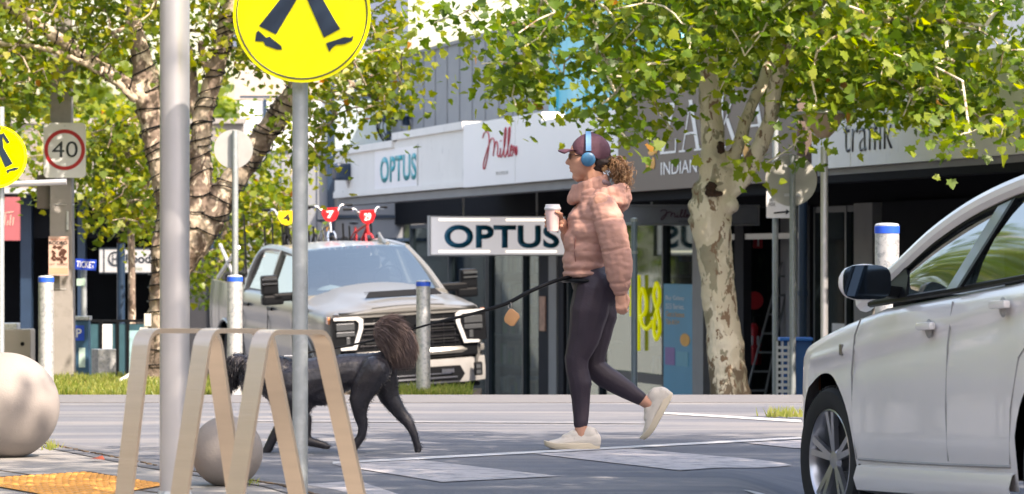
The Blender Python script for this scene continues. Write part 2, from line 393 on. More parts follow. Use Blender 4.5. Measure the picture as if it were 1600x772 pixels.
# far verge with grass
vm = MB(); vz = -0.268
vm.box2((-6.3, 35.6, -.9), (-1.55, 41.5, vz)); vm.box2((-1.5, 35.6, -.9), (-0.30, 38.0, vz-.01))
tag(obj('verge', vm, M['dirt']), kind='structure')
M['grass'] = leaf_mat('grass', (0.07, 0.12, 0.02), (0.16, 0.22, 0.04), (0.30, 0.31, 0.09), (0.3, 0.22, 0.09))
def blades(name, regs, n, h, label=None):
    V = []; Fc = []; col = []
    for _ in range(n):
        x0, x1, y0, y1, z = random.choices(regs, [((r[1]-r[0])*(r[3]-r[2])) for r in regs])[0]
        x = random.uniform(x0, x1); y = y0+(y1-y0)*random.random()**1.3
        if noise.noise(Vector((x*2.2, y*2.2, 0))) < -0.18: continue
        a = random.uniform(0, 6.28); hh = h*random.uniform(.35, 1.2)*(1+.7*noise.noise(Vector((x*3, y*3, 5)))); dx, dy = math.cos(a)*.007, math.sin(a)*.007
        lx, ly = random.gauss(0, .35)*hh, random.gauss(0, .35)*hh; k = len(V)
        V += [(x-dx, y-dy, z), (x+dx, y+dy, z), (x+lx*.4+dx*.6, y+ly*.4+dy*.6, z+hh*.6), (x+lx*.4-dx*.6, y+ly*.4-dy*.6, z+hh*.6), (x+lx, y+ly, z+hh)]
        Fc += [(k, k+1, k+2, k+3), (k+3, k+2, k+4)]; c = random.random()**.8; col += [c]*5
    me = bpy.data.meshes.new(name); me.from_pydata(V, [], Fc)
    at = me.color_attributes.new('leafcol', 'FLOAT_COLOR', 'POINT'); at.data.foreach_set('color', np.repeat(np.array(col, 'f')[:, None], 4, 1).ravel())
    o = link(name, me, M['grass']); tag(o, label, 'grass', kind='stuff'); return o
blades('verge_grass', [(-5.2, -1.9, 35.6, 41, vz), (-1.4, -.38, 35.65, 37.8, vz-.01)], 30000, .07, 'patchy green grass growing along the far verge')
# far-side raised kerb nose at right with a dry tuft
def tuft(px, py, h, n, lab, w=.10):
    c = G(px, py, .02); V = []; Fc = []; col = []
    for _ in range(n):
        x = c.x+random.gauss(0, w); y = c.y+random.gauss(0, .08); a = random.uniform(0, 6.28); hh = h*random.uniform(.4, 1.1); k = len(V)
        dx = .005; lx = random.gauss(0, .5)*hh; V += [(x-dx, y, c.z-.02), (x+dx, y, c.z-.02), (x+lx, y+random.gauss(0, .3)*hh, c.z+hh)]; Fc += [(k, k+1, k+2)]; col += [random.uniform(.5, 1)]*3
    me = bpy.data.meshes.new('weed_tuft'); me.from_pydata(V, [], Fc)
    at = me.color_attributes.new('leafcol', 'FLOAT_COLOR', 'POINT'); at.data.foreach_set('color', np.repeat(np.array(col, 'f')[:, None], 4, 1).ravel())
    tag(link('weed_tuft', me, M['grass']), lab, 'weed')
tuft(1228, 646, .05, 140, 'dry yellow weed tuft on the far kerb beside the white car', .07)
tuft(80, 702, .06, 50, 'small green weed in the kerb gap beside the big sphere', .02)
tuft(385, 757, .03, 60, 'pale flattened weed at the foot of the small sphere', .03)
lf = MB(); c = G(149, 718, top+.01)
lf.face([c+Vector((-.03, 0, 0)), c+Vector((0, -.03, .005)), c+Vector((.035, 0, .02)), c+Vector((0.01, .03, .012))])
lf.face([c+Vector((.035, 0, .02)), c+Vector((0, -.03, .005)), c+Vector((.05, -.03, 0))])
tag(obj('dead_leaf', lf, pm('dead_leaf', (.33, .07, .03), .6)), 'curled red brown dead leaf lying by the kerb', 'leaf')
# ---------------------------------------------------------------- right-hand row of shops
O = Vector((-3.2, 70.0, 0)); FA = frame(O, (0.2223, -0.975, 0))     # u runs towards the viewer, n faces the street
def Sx(px): return (70-12.76/((px-800)/F+.228))/.975
def Ss(px): return (70.667-15.84/((px-800)/F+.228))/.975           # on the shop front, 3 m behind the fascia
sb = thing('shop_row', 'long grey and white shop building with parapet signs along the street', 'building', O)
def sobj(name, mb, m, **k):
    o = obj(name, mb, m, **k); o.parent = sb; o.matrix_parent_inverse = Matrix.Translation(-O); return o
def rect(mb, u0, u1, v0, v1, n0, n1): return mb.prism([(u0, v0), (u1, v0), (u1, v1), (u0, v1)], FA, n0, n1)
s0, s620, s727, s850, s970, s1252 = Sx(523), Sx(620), Sx(727), Sx(850), Sx(971), Sx(1252)
send = 66.0
f1 = MB(); rect(f1, s0, s620, 2.11, 2.97, -.3, 0); rect(f1, s620+.002, s727, 2.11, 3.05, -.3, 0)
sobj('fascia', f1, M['white_wall'])
cp = MB(); rect(cp, s0-.03, s620-.2, 2.88, 3.0, -.33, .05); rect(cp, s620-.2, s727, 3.0, 3.12, -.33, .05)
for v in (2.2, 2.5, 2.75): rect(cp, s0-.012, s0+.9, v, v+.03, 0, .02)
rect(cp, s0, s727, 2.112, 2.2, 0, .03)
sobj('coping', cp, M['white_wall'])
f2 = MB(); rect(f2, s727, s850, 2.10, 3.07, -.3, .03); rect(f2, s850+.002, s970, 2.10, 2.95, -.3, .03)
sobj('fascia', f2, M['white_panel'])
f3 = MB(); rect(f3, s970+.002, s1252, 1.86, 3.6, -.3, .045); sobj('fascia', f3, M['brown_panel'])
f4 = MB(); rect(f4, s1252+.45, send, 1.97, 2.98, -.3, .02); sobj('fascia', f4, M['white_wall'])
fj = MB()
for i in range(8): u = s1252+1.8+i*3.1; rect(fj, u, u+.02, 1.975, 2.975, .02, .024)
rect(fj, Sx(653), Sx(653)+.03, 2.2, 2.88, 0, .02); rect(fj, Sx(808), Sx(808)+.015, 2.12, 3.05, .03, .033)
sobj('panel_joint', fj, M['aluminium'])
# awning slab and soffit
aw = MB(); rect(aw, s0, send, 2.60, 2.66, -4.0, -.3); sobj('awning_roof', aw, M['grey_wall'])
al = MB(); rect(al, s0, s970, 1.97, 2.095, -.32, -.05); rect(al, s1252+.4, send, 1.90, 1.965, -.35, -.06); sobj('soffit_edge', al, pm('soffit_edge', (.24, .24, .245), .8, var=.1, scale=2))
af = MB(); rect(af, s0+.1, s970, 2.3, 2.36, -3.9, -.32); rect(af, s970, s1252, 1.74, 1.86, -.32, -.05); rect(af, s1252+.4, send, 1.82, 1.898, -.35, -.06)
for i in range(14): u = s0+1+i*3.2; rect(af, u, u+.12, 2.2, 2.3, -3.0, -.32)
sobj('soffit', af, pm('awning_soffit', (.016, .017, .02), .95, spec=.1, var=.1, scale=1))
# upper storey
up = MB(); rect(up, -10.7, Ss(866), 2.66, 5.15, -3.3, -3.0); sobj('upper_wall', up, M['grey_wall'])
uc = MB(); rect(uc, -10.75, Ss(866)+.02, 5.15, 5.22, -3.35, -2.95)
for i in range(26):
    u = -10.2+i*1.15
    if u < Ss(866): rect(uc, u, u+.035, 2.66, 5.15, -3.0, -2.985)
sobj('cladding_trim', uc, pm('cladding_trim', (.17, .18, .2), .5))
M['turq'] = pm('turquoise_paint', (0.08, 0.46, 0.60), 0.5, var=.06, scale=.6, col2=(0.26, 0.62, 0.74), c2scale=.5, c2lo=.45, c2hi=.62)
tq = MB(); rect(tq, Ss(866)+.02, Ss(1075), 2.66, 7.0, -3.2, -2.9); sobj('painted_wall', tq, M['turq'])
tr = MB()
for i in range(7): rect(tr, Ss(880)+i*2.1, Ss(880)+i*2.1+.07, 2.66, 7.0, -2.9, -2.86)
for v in (3.5, 3.9, 4.3): rect(tr, Ss(935), Ss(1070), v, v+.05, -2.9, -2.87)
sobj('painted_wall_trim', tr, pm('turquoise_trim', (0.03, 0.42, 0.55), .5))
us = MB(); rect(us, Ss(1075)+.02, send, 2.66, 3.95, -3.3, -2.9); sobj('upper_wall', us, M['white_wall'])
ub = MB(); rect(ub, Ss(1075), send, 3.95, 4.1, -3.4, -2.8); sobj('coping', ub, M['white_wall'])
# shop fronts: back box (interior), frames, glass
M['interior'] = pm('shop_interior', (.010, .014, .016), .9, spec=.1, var=.5, scale=1.2, col2=(.03, .045, .03), c2scale=2.2, c2lo=.55, c2hi=.7)  # green mottle stands in for foliage mirrored in the glass
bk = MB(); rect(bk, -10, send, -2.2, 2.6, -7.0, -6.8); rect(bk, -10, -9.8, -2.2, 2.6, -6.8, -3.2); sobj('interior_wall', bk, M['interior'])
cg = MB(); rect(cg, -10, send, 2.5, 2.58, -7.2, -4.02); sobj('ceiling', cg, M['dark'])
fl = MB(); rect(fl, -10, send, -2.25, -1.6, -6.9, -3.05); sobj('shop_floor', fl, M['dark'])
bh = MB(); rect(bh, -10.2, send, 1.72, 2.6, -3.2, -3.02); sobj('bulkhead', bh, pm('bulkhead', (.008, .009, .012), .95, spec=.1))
piers = [(845, 863, 'pier_dark'), (876, 884, 'pier_dark'), (1152, 1166, 'pier_dark'), (1262, 1270, 'pier_dark')]
pd = MB()
for a, b, _ in piers: rect(pd, Ss(a), Ss(b), -2.2, 1.72, -3.08, -2.96)
sobj('pier', pd, pm('dark_pier', (.024, .024, .03), .8, spec=.2))
pl = MB()
for a, b in ((863.4, 875.6), (1089, 1106)): rect(pl, Ss(a), Ss(b), -2.2, 1.72, -3.08, -2.93)
rect(pl, Ss(1346), Ss(1375), -2.2, 1.72, -3.1, -2.9)
sobj('pier', pl, pm('pale_pier', (.26, .255, .25), .7, var=.08, scale=4))
fr_ = MB()
def win(a, b, v0=-1.9, v1=1.7, mull=()):
    ua, ub_ = Ss(a), Ss(b)
    for u in (ua, ub_-.07)+tuple(Ss(m) for m in mull): rect(fr_, u, u+.07, v0, v1, -3.12, -3.0)
    rect(fr_, ua+.07, ub_-.07, v1-.08, v1, -3.11, -3.01); rect(fr_, ua+.07, ub_-.07, v0, v0+.1, -3.11, -3.01)
    g = MB(); rect(g, ua+.02, ub_-.02, v0, v1, -3.075, -3.065); sobj('window_glass', g, M['glassd'])
win(640, 760, mull=(700,)); win(762, 844, mull=(816,)); win(886, 1088, mull=(935, 1034)); win(1271, 1345, mull=(1320,))
rect(fr_, Ss(886), Ss(1088), -.95, -.80, -3.12, -3.0); rect(fr_, Ss(700), Ss(760), 1.05, 1.15, -3.12, -3.0)
sobj('window_frame', fr_, pm('window_frame', (.06, .075, .09), .4, .4))
# recessed bay with pale wall, extinguisher, exit sign
rb = MB(); rect(rb, Ss(1167), Ss(1262), -2.2, 1.72, -3.6, -3.5); sobj('bay_wall', rb, pm('bay_wall', (.24, .245, .27), .7, var=.06, scale=2))
rh = MB(); rect(rh, Ss(1106), Ss(1262), 1.28, 1.36, -3.1, -2.98); sobj('transom', rh, M['aluminium'])
dk = MB(); rect(dk, Ss(1390), send, .70, 1.72, -3.1, -2.9); sobj('sign_board', dk, pm('dark_sign', (.004, .005, .009), .8, spec=.15))
cw = MB(); rect(cw, Ss(1390), send, -2.2, .69, -3.15, -2.95); sobj('render_wall', cw, M['white_wall'])
# lettering on the parapets
def stext(b, m, px0, px1, v0, ht, n, **k):
    o = text(b, m, FA, Sx(px0), v0, Sx(px1)-Sx(px0), ht, n, **k); o.parent = sb; o.matrix_parent_inverse = Matrix.Translation(-O); return o
stext('OPTUS', M['teal'], 595, 651.5, 2.30, .44, .01, bold=.03, spacing=1.08)
op = MB(); rect(op, Sx(586), Sx(653), 2.2, 2.86, 0, .006); sobj('sign_panel', op, M['white_panel'])
def sstroke(lines, r, m, n=.04):
    o = strokes(m, FA, lines, r, n); o.parent = sb; o.matrix_parent_inverse = Matrix.Translation(-O); return o
def script(px0, px1, v0, ht, r, m, n):
    """flowing handwritten word drawn as strokes, unit box 0..1"""
    L = [[(.02, .80), (.06, .93), (.14, .98), (.20, .86), (.20, .5), (.14, .12), (.08, -.12), (.04, -.10), (.06, .1), (.16, .45), (.26, .72), (.33, .74), (.36, .6), (.34, .35), (.33, .22)],
         [(.34, .35), (.39, .6), (.44, .62), (.46, .45), (.45, .25), (.48, .18), (.52, .25)],
         [(.52, .25), (.54, .42), (.53, .2), (.56, .16), (.60, .25)], [(.545, .62), (.55, .66)],
         [(.60, .25), (.67, .6), (.70, .95), (.665, .97), (.64, .6), (.64, .22), (.67, .15), (.71, .25)],
         [(.71, .25), (.78, .6), (.81, .95), (.775, .97), (.75, .6), (.75, .22), (.78, .15), (.81, .25)],
         [(.81, .28), (.86, .36), (.86, .46), (.83, .46), (.81, .3), (.83, .17), (.87, .18), (.90, .3)],
         [(.90, .3), (.915, .44), (.925, .38), (.95, .38), (.94, .25), (.955, .2)], [(.955, .2), (.98, .42), (1.0, .3), (.985, .18), (.955, .17)]]
    u0, u1 = Sx(px0), Sx(px1)
    return sstroke([[(u0+(u1-u0)*a, v0+ht*b) for a, b in l] for l in L], r, m, n)
script(757, 812, 2.42, .50, .0095, M['red_txt'], .04)
stext('WOMAN', M['aluminium'], 778, 797, 2.24, .055, .034, spacing=1.4)
pl_, wt = serif('ZAIKA', 1, .8, .12)
o = polys(M['white_txt'], FA, pl_, Sx(1036), 2.30, (Sx(1205)-Sx(1036))/wt, .62, .05); o.parent = sb; o.matrix_parent_inverse = Matrix.Translation(-O)
stext('INDIAN CUISINE', M['white_txt'], 1039, 1168, 2.04, .16, .05)
M['orange'] = pm('orange_motif', (.75, .36, .06), .5)
mo = MB()
for (px, v, a, b) in ((1021, 2.17, .10, .045), (1027, 2.20, .045, .075), (1024.5, 2.34, .10, .045), (1031, 2.38, .045, .07), (1172, 2.25, .06, .09), (1178, 2.2, .1, .045)):
    u = Sx(px); mo.prism([(u+a*1.7*math.cos(t*.5236), v+b*math.sin(t*.5236)) for t in range(12)], FA, .05, .055)
sobj('motif', mo, M['orange'])
stext('traffik', M['blacktxt'], 1322, 1398, 2.12, .38, .025, bold=-.012)
o = polys(pm('gold_lettering', (.42, .26, .08), .4, .5), FA, pl_, Ss(1505), 1.10, (Ss(1560)-Ss(1505))/wt, .30, -2.89); o.parent = sb; o.matrix_parent_inverse = Matrix.Translation(-O)
o = polys(M['blacktxt'], FA, pl_, Ss(1432), .28, (Ss(1492)-Ss(1432))/wt, .16, -2.94); o.parent = sb; o.matrix_parent_inverse = Matrix.Translation(-O)
# yellow window script, posters, lease board, exit sign
def wl(pxs, v0, v1, r=.035):
    return [(Ss(a), v0+(v1-v0)*b) for a, b in pxs]
yl = [wl([(987, .95), (987, .45)], -.45, .75), wl([(998, 1), (998, 0)], -.45, .75),
      wl([(1000, .45), (1008, .5), (1010, .65), (1005, .82), (1001, .72), (1000, .55), (1004, .35), (1012, .3), (1020, .4)], -.45, .75),
      wl([(1026, .9), (1022, .75), (1025, .62), (1029, .5), (1031, .3), (1026, .17), (1022, .3), (1025, .5), (1030, .65), (1030, .82), (1026, .9)], -.45, .75)]
o = strokes(M['yellow_glow'], FA, yl, .032, -3.0, seg=8); o.parent = sb; o.matrix_parent_inverse = Matrix.Translation(-O); o['label'] = 'fluorescent yellow handwritten window lettering'
def flat(name, px0, px1, v0, v1, n, m, label, cat):
    mb = MB(); u0, u1 = Ss(px0), Ss(px1); mb.prism([(u0, v0), (u1, v0), (u1, v1), (u0, v1)], FA, n-.02, n)
    return tag(obj(name, mb, m), label, cat)
def ptxt(par, b, m, px0, px1, v0, ht, n, **k):
    u0, u1 = Ss(px0), Ss(px1); o = text(b, m, FA, u0, v0, u1-u0, ht, n, th=0, **k); o.parent = par; return o
M['poster'] = pm('poster_teal', (.02, .26, .42), .4, var=.1, scale=1.5)
po = flat('poster', 1039, 1084, -1.62, .62, -2.98, M['poster'], 'teal phone offer poster standing in the dark shop window', 'poster')
for i, b in enumerate(('Buy Galaxy', 'S25 Series.')): ptxt(po, b, M['white_txt'], 1043, 1072, .36-i*.12, .08, -2.975)
for i, b in enumerate(('Get a bonus', 'Tab A11+')): ptxt(po, b, M['orange'], 1043, 1072-i*8, .12-i*.12, .08, -2.975)
q = MB(); rect(q, Ss(1042), Ss(1057), -.62, -.35, -2.98, -2.974); q = obj('tablet_picture', q, pm('purple_print', (.18, .10, .32), .4), po)
q = MB(); rect(q, Ss(1059), Ss(1078), -.62, -.40, -2.98, -2.974); obj('phone_picture', q, pm('blue_print', (.06, .32, .42), .4), po)
q = MB(); u = Ss(1073); q.prism([(u+.28*math.cos(t*.5236), -.22+.10*math.sin(t*.5236)) for t in range(12)], FA, -2.98, -2.973); obj('price_roundel', q, M['orange'], po)
st = flat('window_sticker', 848, 857, -.25, .35, -2.94, pm('sticker', (.42, .22, .15), .5, var=.6, scale=9), 'small orange brown sticker on the dark pier', 'sticker')
le = flat('lease_board', 1297, 1328, -1.2, .15, -3.03, M['sign_white'], 'white and dark red leasing board in the shop window', 'sign')
q = MB(); rect(q, Ss(1298), Ss(1327), -.32, .02, -3.03, -3.022); rect(q, Ss(1298), Ss(1327), -.95, -.62, -3.03, -3.022); q = obj('red_band', q, pm('lease_red', (.25, .015, .04), .5), le)
ptxt(le, 'FOR', M['white_txt'], 1303, 1322, -.26, .2, -3.02); ptxt(le, 'LEASE', M['white_txt'], 1300, 1325, -.90, .2, -3.02)
wb = MB(); rect(wb, Ss(1272), Ss(1344), -2.2, -.55, -3.7, -3.3); tag(obj('display_counter', wb, pm('counter', (.28, .42, .45), .5)), 'pale display counter behind the glass near the leasing board', 'counter')
es = MB(); fe = frame(P(1177, 388, 55.8), (1, 0, 0)); es.prism([(0, 0), (.135, 0), (.135, .17), (0, .17)], fe, -.02, .0); es = tag(obj('exit_sign', es, M['sign_red']), 'small dark red sign high on the grey bay wall', 'sign')
q = MB(); q.prism([(.06, .03), (.085, .03), (.085, .15), (.06, .15)], fe, .001, .003); obj('symbol', q, M['white_txt'], es)
# fire extinguisher + ladder in the bay
fx = thing('fire_extinguisher', 'red fire extinguisher on the grey bay wall below its round sign', 'fire extinguisher', P(1179, 570, 55.7))
q = MB(); q.lathe([(0, 0), (.095, 0), (.10, .03), (.10, .5), (.06, .58), (.03, .6), (0, .6)], (0, 0, 0)); obj('cylinder', q, M['sign_red'], fx, True)
q = MB(); q.cyl((0, 0, .6), (0, 0, .68), .02); q.bar((-.02, 0, .68), (.1, 0, .72), .03, .015); q.tube([(0, 0, .64), (-.1, 0, .6), (-.13, 0, .35), (-.12, 0, .15)], .013, 8); obj('valve', q, M['black'], fx, True)
q = MB(); q.lathe([(0, 0), (.13, 0), (.13, .01), (0, .01)], (0, .02, .93), 24, axis=(0, -1, 0)); obj('round_sign', q, M['sign_red'], fx, True)
q = MB(); q.box((0, -.001, .35), (.13, .19, .15)); obj('paper_label', q, M['sign_white'], fx, bevel=.02)
M['ladder'] = pm('dull_aluminium', (.16, .17, .18), .5, .5)
ld = thing('step_ladder', 'aluminium step ladder leaning open inside the grey bay', 'ladder', P(1192, 650, 54.6))
q = MB(); q.bar((-.35, 0, -.1), (.28, .1, 2.2), .05, .02); q.bar((-.05, 0, -.1), (.42, .1, 2.2), .05, .02); obj('stile', q, M['ladder'], ld)
q = MB()
for i in range(8): t = (i+.7)/8.5; a = Vector((-.35, 0, -.1)).lerp(Vector((.28, .1, 2.2)), t); b = Vector((-.05, 0, -.1)).lerp(Vector((.42, .1, 2.2)), t); q.bar(a, b, .03, .03)
obj('rung', q, M['ladder'], ld)
# downpipes
for px, wpx, d, lab in ((1254.5, 14, 41.6, 'dark blue grey downpipe beside the recessed bay'), (1242.5, 7, 43.0, 'thin pale downpipe left of the dark blue one')):
    q = MB(); p = P(px, 330, d); r = wpx/2/F*d; q.tube([(p.x, p.y, -.75), (p.x, p.y, 1.74)], r, 14); q.tube([(p.x, p.y, .6), (p.x, p.y, .66)], r*1.25, 14)
    tag(obj('downpipe', q, M['navy'] if wpx > 10 else M['aluminium'], smooth=True), lab, 'downpipe')
# wall lamp, cable bundle
fl_ = thing('floodlight', 'small dark floodlight fixed to the white parapet', 'floodlight', FA(Sx(545), 2.56, .02))
q = MB(); q.box((-.10, -.1, 0), (.30, .3, .30), rz=.3); obj('lamp_body', q, M['navy'], fl_, bevel=.04)
q = MB(); q.bar((-.02, -.1, -.1), (.02, 0, -.28), .04, .03); q.cyl((.05, -.05, 0), (.2, 0, 0), .05); obj('bracket', q, M['galv'], fl_)
cb = thing('cable_bundle', 'tangle of black cables and boxes on the balcony end post', 'cables', P(622, 185, 78.5))
q = MB()
for i in range(7): q.box((-.28+i*.11, random.uniform(-.1, .1), random.uniform(-.05, .08)), (.10, .12, random.uniform(.16, .30)), rz=random.uniform(0, 1))
obj('junction_box', q, M['navy'], cb, bevel=.015)
q = MB()
for i in range(5): x = -.32-.1*math.sin(i)+i*.03; q.tube(smooth_pts([(-.1+i*.06, 0, 0), (x, -.05, -.04), (x-.05, -.05, -.25), (x+.15, 0, -.55-.03*i)], 8), .014, 6)
for i in range(3): q.tube(smooth_pts([(.2+i*.1, 0, 0), (.25+i*.1, 0, -.2), (.2+i*.12, 0, -.45)], 6), .012, 6)
obj('cable', q, M['black'], cb, True)

# blade signs hanging under the awning
def blade(px0, px1, py0, py1, d, name, lab, m, th=.16):
    p = P(px0, py1, d); u = (0.975, 0.2223, 0); fr = frame(p, u); ww = (px1-px0)/F*d/.99; hh = (py1-py0)/F*d
    t = thing(name, lab, 'sign', p); q = MB(); q.prism([(0, 0), (ww, 0), (ww, hh), (0, hh)], fr, -th, 0)
    o = obj('sign_box', q, m, t, bevel=.012); o.matrix_parent_inverse = Matrix.Translation(-p)
    q = MB()
    for a, b in (((-.02, -.02), (ww+.02, .0)), ((-.02, hh), (ww+.02, hh+.02)), ((-.02, 0), (0, hh)), ((ww, 0), (ww+.02, hh))):
        q.prism([(a[0], a[1]), (b[0], a[1]), (b[0], b[1]), (a[0], b[1])], fr, -th-.01, .012)
    for s in (.25, .8): q.bar(fr(ww*s, hh, -th/2), fr(ww*s, hh+1.25, -th/2), .03, .03)
    o = obj('sign_frame', q, M['aluminium'], t); o.matrix_parent_inverse = Matrix.Translation(-p)
    return t, fr, ww, hh, p
M['lit_sign'] = pm('lit_acrylic', (.66, .67, .68), .35, var=.02, emit=(.9, .92, 1.0), estr=.14)
t, fr, ww, hh, p = blade(673, 886, 339, 398, 62, 'hanging_sign', 'long white hanging sign with large dark teal letters, above the pickup', M['lit_sign'])
o = text('OPTUS', M['teal_d'], fr, ww*.10, hh*.17, ww*.86, hh*.62, .003, parent=t, bold=.035, spacing=1.06); o.matrix_parent_inverse = Matrix.Translation(-p)
q = MB()
for a in (.06, .56): 
    for v in (.06, .9): q.prism([(ww*a, hh*v), (ww*(a+.38), hh*v), (ww*(a+.38), hh*(v+.05)), (ww*a, hh*(v+.05))], fr, .001, .002)
o = obj('light_strip', q, pm('lamp_strip', (.9, .88, .8), .4, emit=(1, .95, .8), estr=.55), t); o.matrix_parent_inverse = Matrix.Translation(-p)
t, fr, ww, hh, p = blade(965, 1191, 322, 350, 50.4, 'hanging_sign', 'low grey hanging sign with dark red handwriting behind the tree trunk', pm('grey_sign', (.30, .31, .33), .5), .14)
_FA, _Sx = FA, Sx
FA = fr; Sx = lambda v: v
L0 = script(ww*.30, ww*.53, hh*.30, hh*.5, .006, pm('plum_lettering', (.10, .02, .05), .5), .004)
L0.parent = t; L0.matrix_parent_inverse = Matrix.Translation(-p); FA, Sx = _FA, _Sx
o = text('WOMAN', M['blacktxt'], fr, ww*.43, hh*.10, ww*.09, hh*.10, .003, parent=t, th=0); o.matrix_parent_inverse = Matrix.Translation(-p)

# ---------------------------------------------------------------- end wall, balcony and left shops
D = 80.3
fe = frame((0, D, 0), (1, 0, 0)); X = lambda px: (px-800)/F*D; Z = lambda py: HC-(py-405)/F*D
ew = thing('grey_annex', 'grey panelled two storey annex with glass balcony behind the truck', 'building', (X(500), D, -2.2))
def eobj(name, mb, m, **k): o = obj(name, mb, m, **k); o.parent = ew; o.matrix_parent_inverse = Matrix.Translation(-Vector((X(500), D, -2.2))); return o
def er(mb, x0, x1, y0, y1, n0, n1, dd=0): return mb.prism([(X(x0), Z(y1)), (X(x1), Z(y1)), (X(x1), Z(y0)), (X(x0), Z(y0))], fe, n0, n1)
q = MB(); er(q, 365, 700, 236, 660, -.3, 0); eobj('wall', q, M['grey_wall'])
q = MB(); 
for x in (438, 468, 494): er(q, x, x+1.6, 236, 660, 0, .012)
er(q, 512, 523, 130, 660, 0.02, .2); er(q, 640, 690, 400, 408, 0, .05)
for yy in (336, 372): er(q, 524, 700, yy, yy+5, .0, .05)
eobj('downpipe', q, M['navy'])
q = MB(); er(q, 524, 612, 153, 235, .04, .06); eobj('balcony_panel', q, pm('frosted_glass', (.44, .53, .56), .25, var=.05, scale=2, col2=(.34, .41, .43), c2scale=1.6, c2lo=.56, c2hi=.7))
q = MB(); er(q, 375, 511, 158, 235, .04, .06); eobj('balcony_panel', q, pm('frosted_glass_pale', (.66, .68, .72), .3, var=.03))
q = MB(); er(q, 375, 612, 150, 153.5, .02, .1); er(q, 412, 417, 155, 235, .06, .1); er(q, 604, 611, 100, 235, .06, .16)
for x in (536, 553, 578, 596): er(q, x, x+4, 95, 152, -.1, 0)
eobj('railing', q, M['navy'])
q = MB(); er(q, 360, 520, 118, 152, -1.5, -1.2); er(q, 360, 450, 60, 118, -3, -2.8); eobj('rear_wall', q, pm('beige_render', (.40, .35, .31), .8))
q = MB(); er(q, 330, 632, -60, 66, -3.0, -2.7); eobj('roof_plant', q, pm('blue_grey_plant', (.10, .13, .20), .6))
# left shops
D2 = 70.0
lb = thing('cafe_building', 'low beige cafe building with a dark shaded shopfront behind the left tree', 'building', (-7, D2, -1.8))
Xl = lambda px: (px-800)/F*D2; Zl = lambda py: HC-(py-405)/F*D2; fl2 = frame((0, D2, 0), (1, 0, 0))
def lobj(name, mb, m, **k): o = obj(name, mb, m, **k); o.parent = lb; o.matrix_parent_inverse = Matrix.Translation(-Vector((-7, D2, -1.8))); return o
def lr(mb, x0, x1, y0, y1, n0, n1): return mb.prism([(Xl(x0), Zl(y1)), (Xl(x1), Zl(y1)), (Xl(x1), Zl(y0)), (Xl(x0), Zl(y0))], fl2, n0, n1)
q = MB(); lr(q, -200, 362, 182, 300, -3.2, -3); lobj('upper_wall', q, pm('beige_render', (.21, .19, .175), .8, var=.06, scale=1, col2=(.16, .15, .14), c2scale=1))
q = MB(); lr(q, -200, 365, 176, 184, -3.25, -2.9); lr(q, -200, 362, 232, 238, -3, -2.95); lobj('coping', q, M['concrete'])
q = MB(); lr(q, -200, 365, 296, 304, -3, 1.2); lobj('awning', q, M['aluminium'])
q = MB(); lr(q, -200, 365, 305, 372, -.4, -.2); lobj('awning_bulkhead', q, pm('bulkhead_dark', (.014, .016, .02), .95, spec=.1))
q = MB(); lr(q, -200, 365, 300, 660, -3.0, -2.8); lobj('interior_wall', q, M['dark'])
q = MB()
for a, b in ((160, 165), (177, 181), (215, 221), (55, 60), (300, 306)): lr(q, a, b, 372, 640, -2.79, -2.7)
lobj('timber_screen', q, pm('timber', (.20, .11, .055), .6, var=.2))
q = MB()
for a, b in ((33, 50), (122, 134), (255, 262), (330, 345)): lr(q, a, b, 305, 660, -.2, .1)
lobj('column', q, M['navy'])
q = MB(); lr(q, 60, 260, 532, 620, -1.6, -1.4); lr(q, 205, 260, 505, 560, -1.2, -1.0); lobj('counter', q, pm('cafe_counter', (.24, .19, .14), .6))
q = MB(); lr(q, 270, 380, 330, 660, -.1, 0); lobj('side_panel', q, pm('side_panel', (.02, .022, .028), .6))
q = thing('red_banner', 'faded red banner hanging under the awning at far left', 'banner', P(-10, 375, 66)); fr = frame(P(-40, 376, 66), (1, 0, 0)); ww = 71/F*66; hh = 68/F*66
mb = MB(); mb.prism([(0, 0), (ww, 0), (ww, hh), (0, hh)], fr, -.05, 0); o = obj('cloth', mb, pm('faded_red', (.27, .07, .08), .8, var=.2, scale=3), q); o.matrix_parent_inverse = Matrix.Translation(-q.location)
mb = MB()
for i, hgt in enumerate((.10, .16, .07, .15, .12)): mb.bar(fr(ww*(.60+.06*i), hh*.35, .005), fr(ww*(.60+.06*i)+.02, hh*.35+hgt*1.2, .005), .012, .01)
mb.bar(fr(ww*.58, hh*.62, .006), fr(ww*.86, hh*.66, .006), .012, .01); o = obj('lettering', mb, pm('cream_print', (.55, .45, .35), .7), q); o.matrix_parent_inverse = Matrix.Translation(-q.location)
# cafe hanging sign
pz = P(155, 428, 64); t = thing('hanging_sign', 'white framed food shop sign with black lettering behind the left tree', 'sign', pz); fr = frame(pz, (1, 0, 0)); ww = 92/F*64; hh = 41/F*64
q = MB(); q.prism([(0, 0), (ww, 0), (ww, hh), (0, hh)], fr, -.1, 0); o = obj('sign_box', q, pm('shop_sign_white', (.34, .35, .36), .5), t, bevel=.01); o.matrix_parent_inverse = Matrix.Translation(-pz)
q = MB(); 
for a in ((0, 0, ww, .025), (0, hh-.025, ww, hh), (.07, 0, .09, hh)): q.prism([(a[0], a[1]), (a[2], a[1]), (a[2], a[3]), (a[0], a[3])], fr, .001, .01)
q.tube([fr(.27+.11*math.cos(a/20*6.283), hh*.58+.11*math.sin(a/20*6.283), .01) for a in range(20)], .012, 6, closed=True)
q.bar(fr(.23, hh*.42, .01), fr(.23, hh*.75, .01), .02, .01); q.bar(fr(.30, hh*.42, .01), fr(.30, hh*.75, .01), .02, .01); q.bar(fr(.23, hh*.58, .01), fr(.30, hh*.58, .01), .02, .01)
